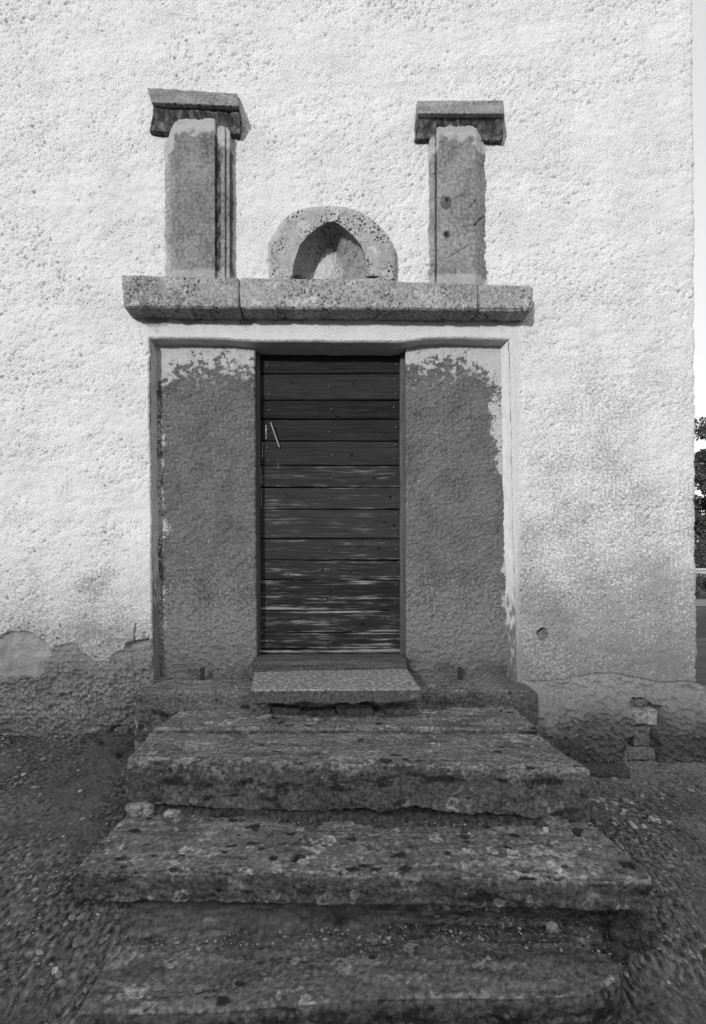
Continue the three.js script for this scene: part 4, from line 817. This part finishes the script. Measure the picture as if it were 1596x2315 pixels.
// ---------------------------------------------------------------- beyond the corner: path, bushes, a low wall, a tree
const leafGeo = (() => { const s = new THREE.Shape(); s.moveTo(0, -0.5); s.quadraticCurveTo(0.42, -0.05, 0, 0.5); s.quadraticCurveTo(-0.42, -0.05, 0, -0.5); const g = new THREE.ShapeGeometry(s, 3), p = g.attributes.position; for (let i = 0; i < p.count; i++) p.setZ(i, 0.25 * p.getX(i) ** 2 - 0.12 * p.getY(i) ** 2); g.computeVertexNormals(); return g; })();
function foliage(name, parent, n, clumps, leaf) {
  const im = new THREE.InstancedMesh(leafGeo, M.leaf, n), o = new THREE.Object3D(), c = new THREE.Color();
  for (let i = 0; i < n; i++) {
    const q = clumps[Math.floor(rnd() * clumps.length)], d = new THREE.Vector3(rnd() - 0.5, rnd() - 0.5, rnd() - 0.5).normalize().multiplyScalar(q[3] * (0.45 + 0.55 * rnd() ** 0.5));
    o.position.set(q[0] + d.x, q[1] + d.y * 0.75, q[2] + d.z); o.rotation.set(rnd() * 6.28, rnd() * 6.28, rnd() * 6.28); o.scale.setScalar(leaf * (0.6 + 0.8 * rnd())); o.updateMatrix(); im.setMatrixAt(i, o.matrix);
    const g = 0.6 + 0.8 * rnd(); c.setRGB(g, g, g); im.setColorAt(i, c);
  }
  im.name = numbered(name); im.userData.kind = 'stuff'; im.castShadow = im.receiveShadow = true; parent.add(im); return im;
}
{
  const y0 = 0.45;
  const path = sheet(lines([8, 40, 1]), lines([-15.4, -11.4, 0.5]), (x, z) => [x, groundY(x, z) + 0.02, z, 0.30 + 0.04 * n2(x, z * 2)], null, true);
  tag(mesh('path', path, M.soil), 'pale gravel path far behind the corner of the building', null, null, 'structure');
  const wallFar = tag(group('garden_wall', scene, new THREE.Vector3(26, y0, -23)), 'low pale garden wall with a coping, behind the bushes at the right', 'wall');
  mesh('wall_body', new THREE.BoxGeometry(22, 1.36, 0.3).translate(0, 0.68, 0), new THREE.MeshStandardMaterial({ color: new THREE.Color().setRGB(0.34, 0.34, 0.34), roughness: 1 }), wallFar);
  mesh('coping', new THREE.BoxGeometry(22.1, 0.09, 0.46).translate(0, 1.42, 0), new THREE.MeshStandardMaterial({ color: new THREE.Color().setRGB(0.5, 0.5, 0.5), roughness: 1 }), wallFar);
  const bush = (x, z, r, h, n, label) => {
    const b = tag(group('bush', scene, new THREE.Vector3(x, y0, z)), label, 'bush'); const cl = [];
    for (let i = 0; i < 16; i++) { const a = rnd() * 6.28, q = r * Math.sqrt(rnd()); cl.push([Math.cos(a) * q, h * (0.25 + 0.5 * rnd()), Math.sin(a) * q * 0.6, h * 0.36]); }
    foliage('foliage', b, n, cl, 0.14);
    const st = []; for (let i = 0; i < 5; i++) { const a = rnd() * 6.28; st.push(new THREE.CylinderGeometry(0.015, 0.03, h * 0.8, 6).translate(0, h * 0.4, 0).rotateZ(Math.cos(a) * 0.4).rotateX(Math.sin(a) * 0.4)); }
    mesh('stem', mergeGeometries(st), M.bark, b);
  };
  bush(17.6, -17.0, 2.0, 1.30, 5200, 'dark leafy bush by the pale path beyond the corner');
  bush(21.5, -18.5, 2.2, 1.4, 4200, 'farther dark bush before the garden wall');
  bush(26.2, -25.6, 3.0, 4.2, 9000, 'tall dark shrub under the tree, behind the garden wall');
  const tree = tag(group('tree', scene, new THREE.Vector3(28.9, y0, -27)), 'tall dark leafy tree beyond the corner of the building', 'tree');
  const limbs = []; const trunkC = new THREE.CatmullRomCurve3([[0, 0, 0], [0.1, 2, 0], [-0.1, 5, 0.2], [0.2, 9, 0]].map(a => new THREE.Vector3(...a)));
  { const g = new THREE.TubeGeometry(trunkC, 24, 0.3, 10), p = g.attributes.position; for (let i = 0; i < p.count; i++) { const y = p.getY(i), c = trunkC.getPoint(clamp(y / 9)), k = mix(1.25, 0.35, clamp(y / 9)); p.setX(i, c.x + (p.getX(i) - c.x) * k); p.setZ(i, c.z + (p.getZ(i) - c.z) * k); } g.computeVertexNormals(); limbs.push(g); }
  const cl = [];
  for (let i = 0; i < 20; i++) {
    const a = i * 2.4, y = 2.2 + i * 0.42, L = (3.9 - 0.10 * i) * (0.75 + 0.4 * rnd()), b = trunkC.getPoint(clamp(y / 9)), e = new THREE.Vector3(Math.cos(a) * L, y + 0.9 + rnd(), Math.sin(a) * L);
    limbs.push(new THREE.TubeGeometry(new THREE.CatmullRomCurve3([b, b.clone().lerp(e, 0.5).add(new THREE.Vector3(0, 0.35, 0)), e]), 8, 0.05, 6));
    for (let k = 0; k < 4; k++) { const t = 0.4 + 0.7 * k / 3; const q = b.clone().lerp(e, t); cl.push([q.x + (rnd() - 0.5) * 0.8, q.y + (rnd() - 0.4) * 0.9, q.z + (rnd() - 0.5) * 0.8, 0.75 + 0.4 * rnd()]); }
  }
  for (let k = 0; k < 26; k++) { const a = rnd() * 6.28, r = 3.6 * Math.sqrt(rnd()); cl.push([Math.cos(a) * r, 0.8 + 1.8 * rnd(), Math.sin(a) * r, 0.9]); }
  mesh('trunk', mergeGeometries(limbs.map(g => g.toNonIndexed())), M.bark, tree);
  foliage('crown', tree, 42000, cl, 0.26);
  tree.scale.setScalar(1.0);
}
// ---------------------------------------------------------------- behind the camera: an added, unseen building, its roof shaped to keep low sun off the steps
{
  const h = tag(group('shade_house', scene, new THREE.Vector3(-12, -0.35, 13)), 'added long building out of view, shaped to shade the steps', 'shade_house');
  const wallM = new THREE.MeshStandardMaterial({ color: new THREE.Color().setRGB(0.45, 0.45, 0.45), roughness: 1 });
  const s = new THREE.Shape([[0, 0], [6, 0], [6, 4.1], [3, 6.2], [0, 4.1]].map(([x, y]) => new THREE.Vector2(x, y)));
  mesh('wall', new THREE.ExtrudeGeometry(s, { depth: 30, bevelEnabled: false }).rotateY(-Math.PI / 2).translate(15, 0, 0), wallM, h);
  for (const sg of [-1, 1]) mesh('roof', new THREE.BoxGeometry(30.6, 0.14, 3.95).rotateX(-sg * Math.atan(2.1 / 3) * -1).translate(0, 5.18, 3 + sg * 1.62), M.slate, h);
  for (let i = 0; i < 6; i++) { const w = mesh('window', new THREE.BoxGeometry(0.9, 1.2, 0.06).translate(-11 + i * 4.4, 2.2, -0.02), M.dark, h); mesh('frame', new THREE.BoxGeometry(0.06, 1.2, 0.09).translate(-11 + i * 4.4, 2.2, -0.03), wallM, w); }
}
renderer.render(scene, camera);
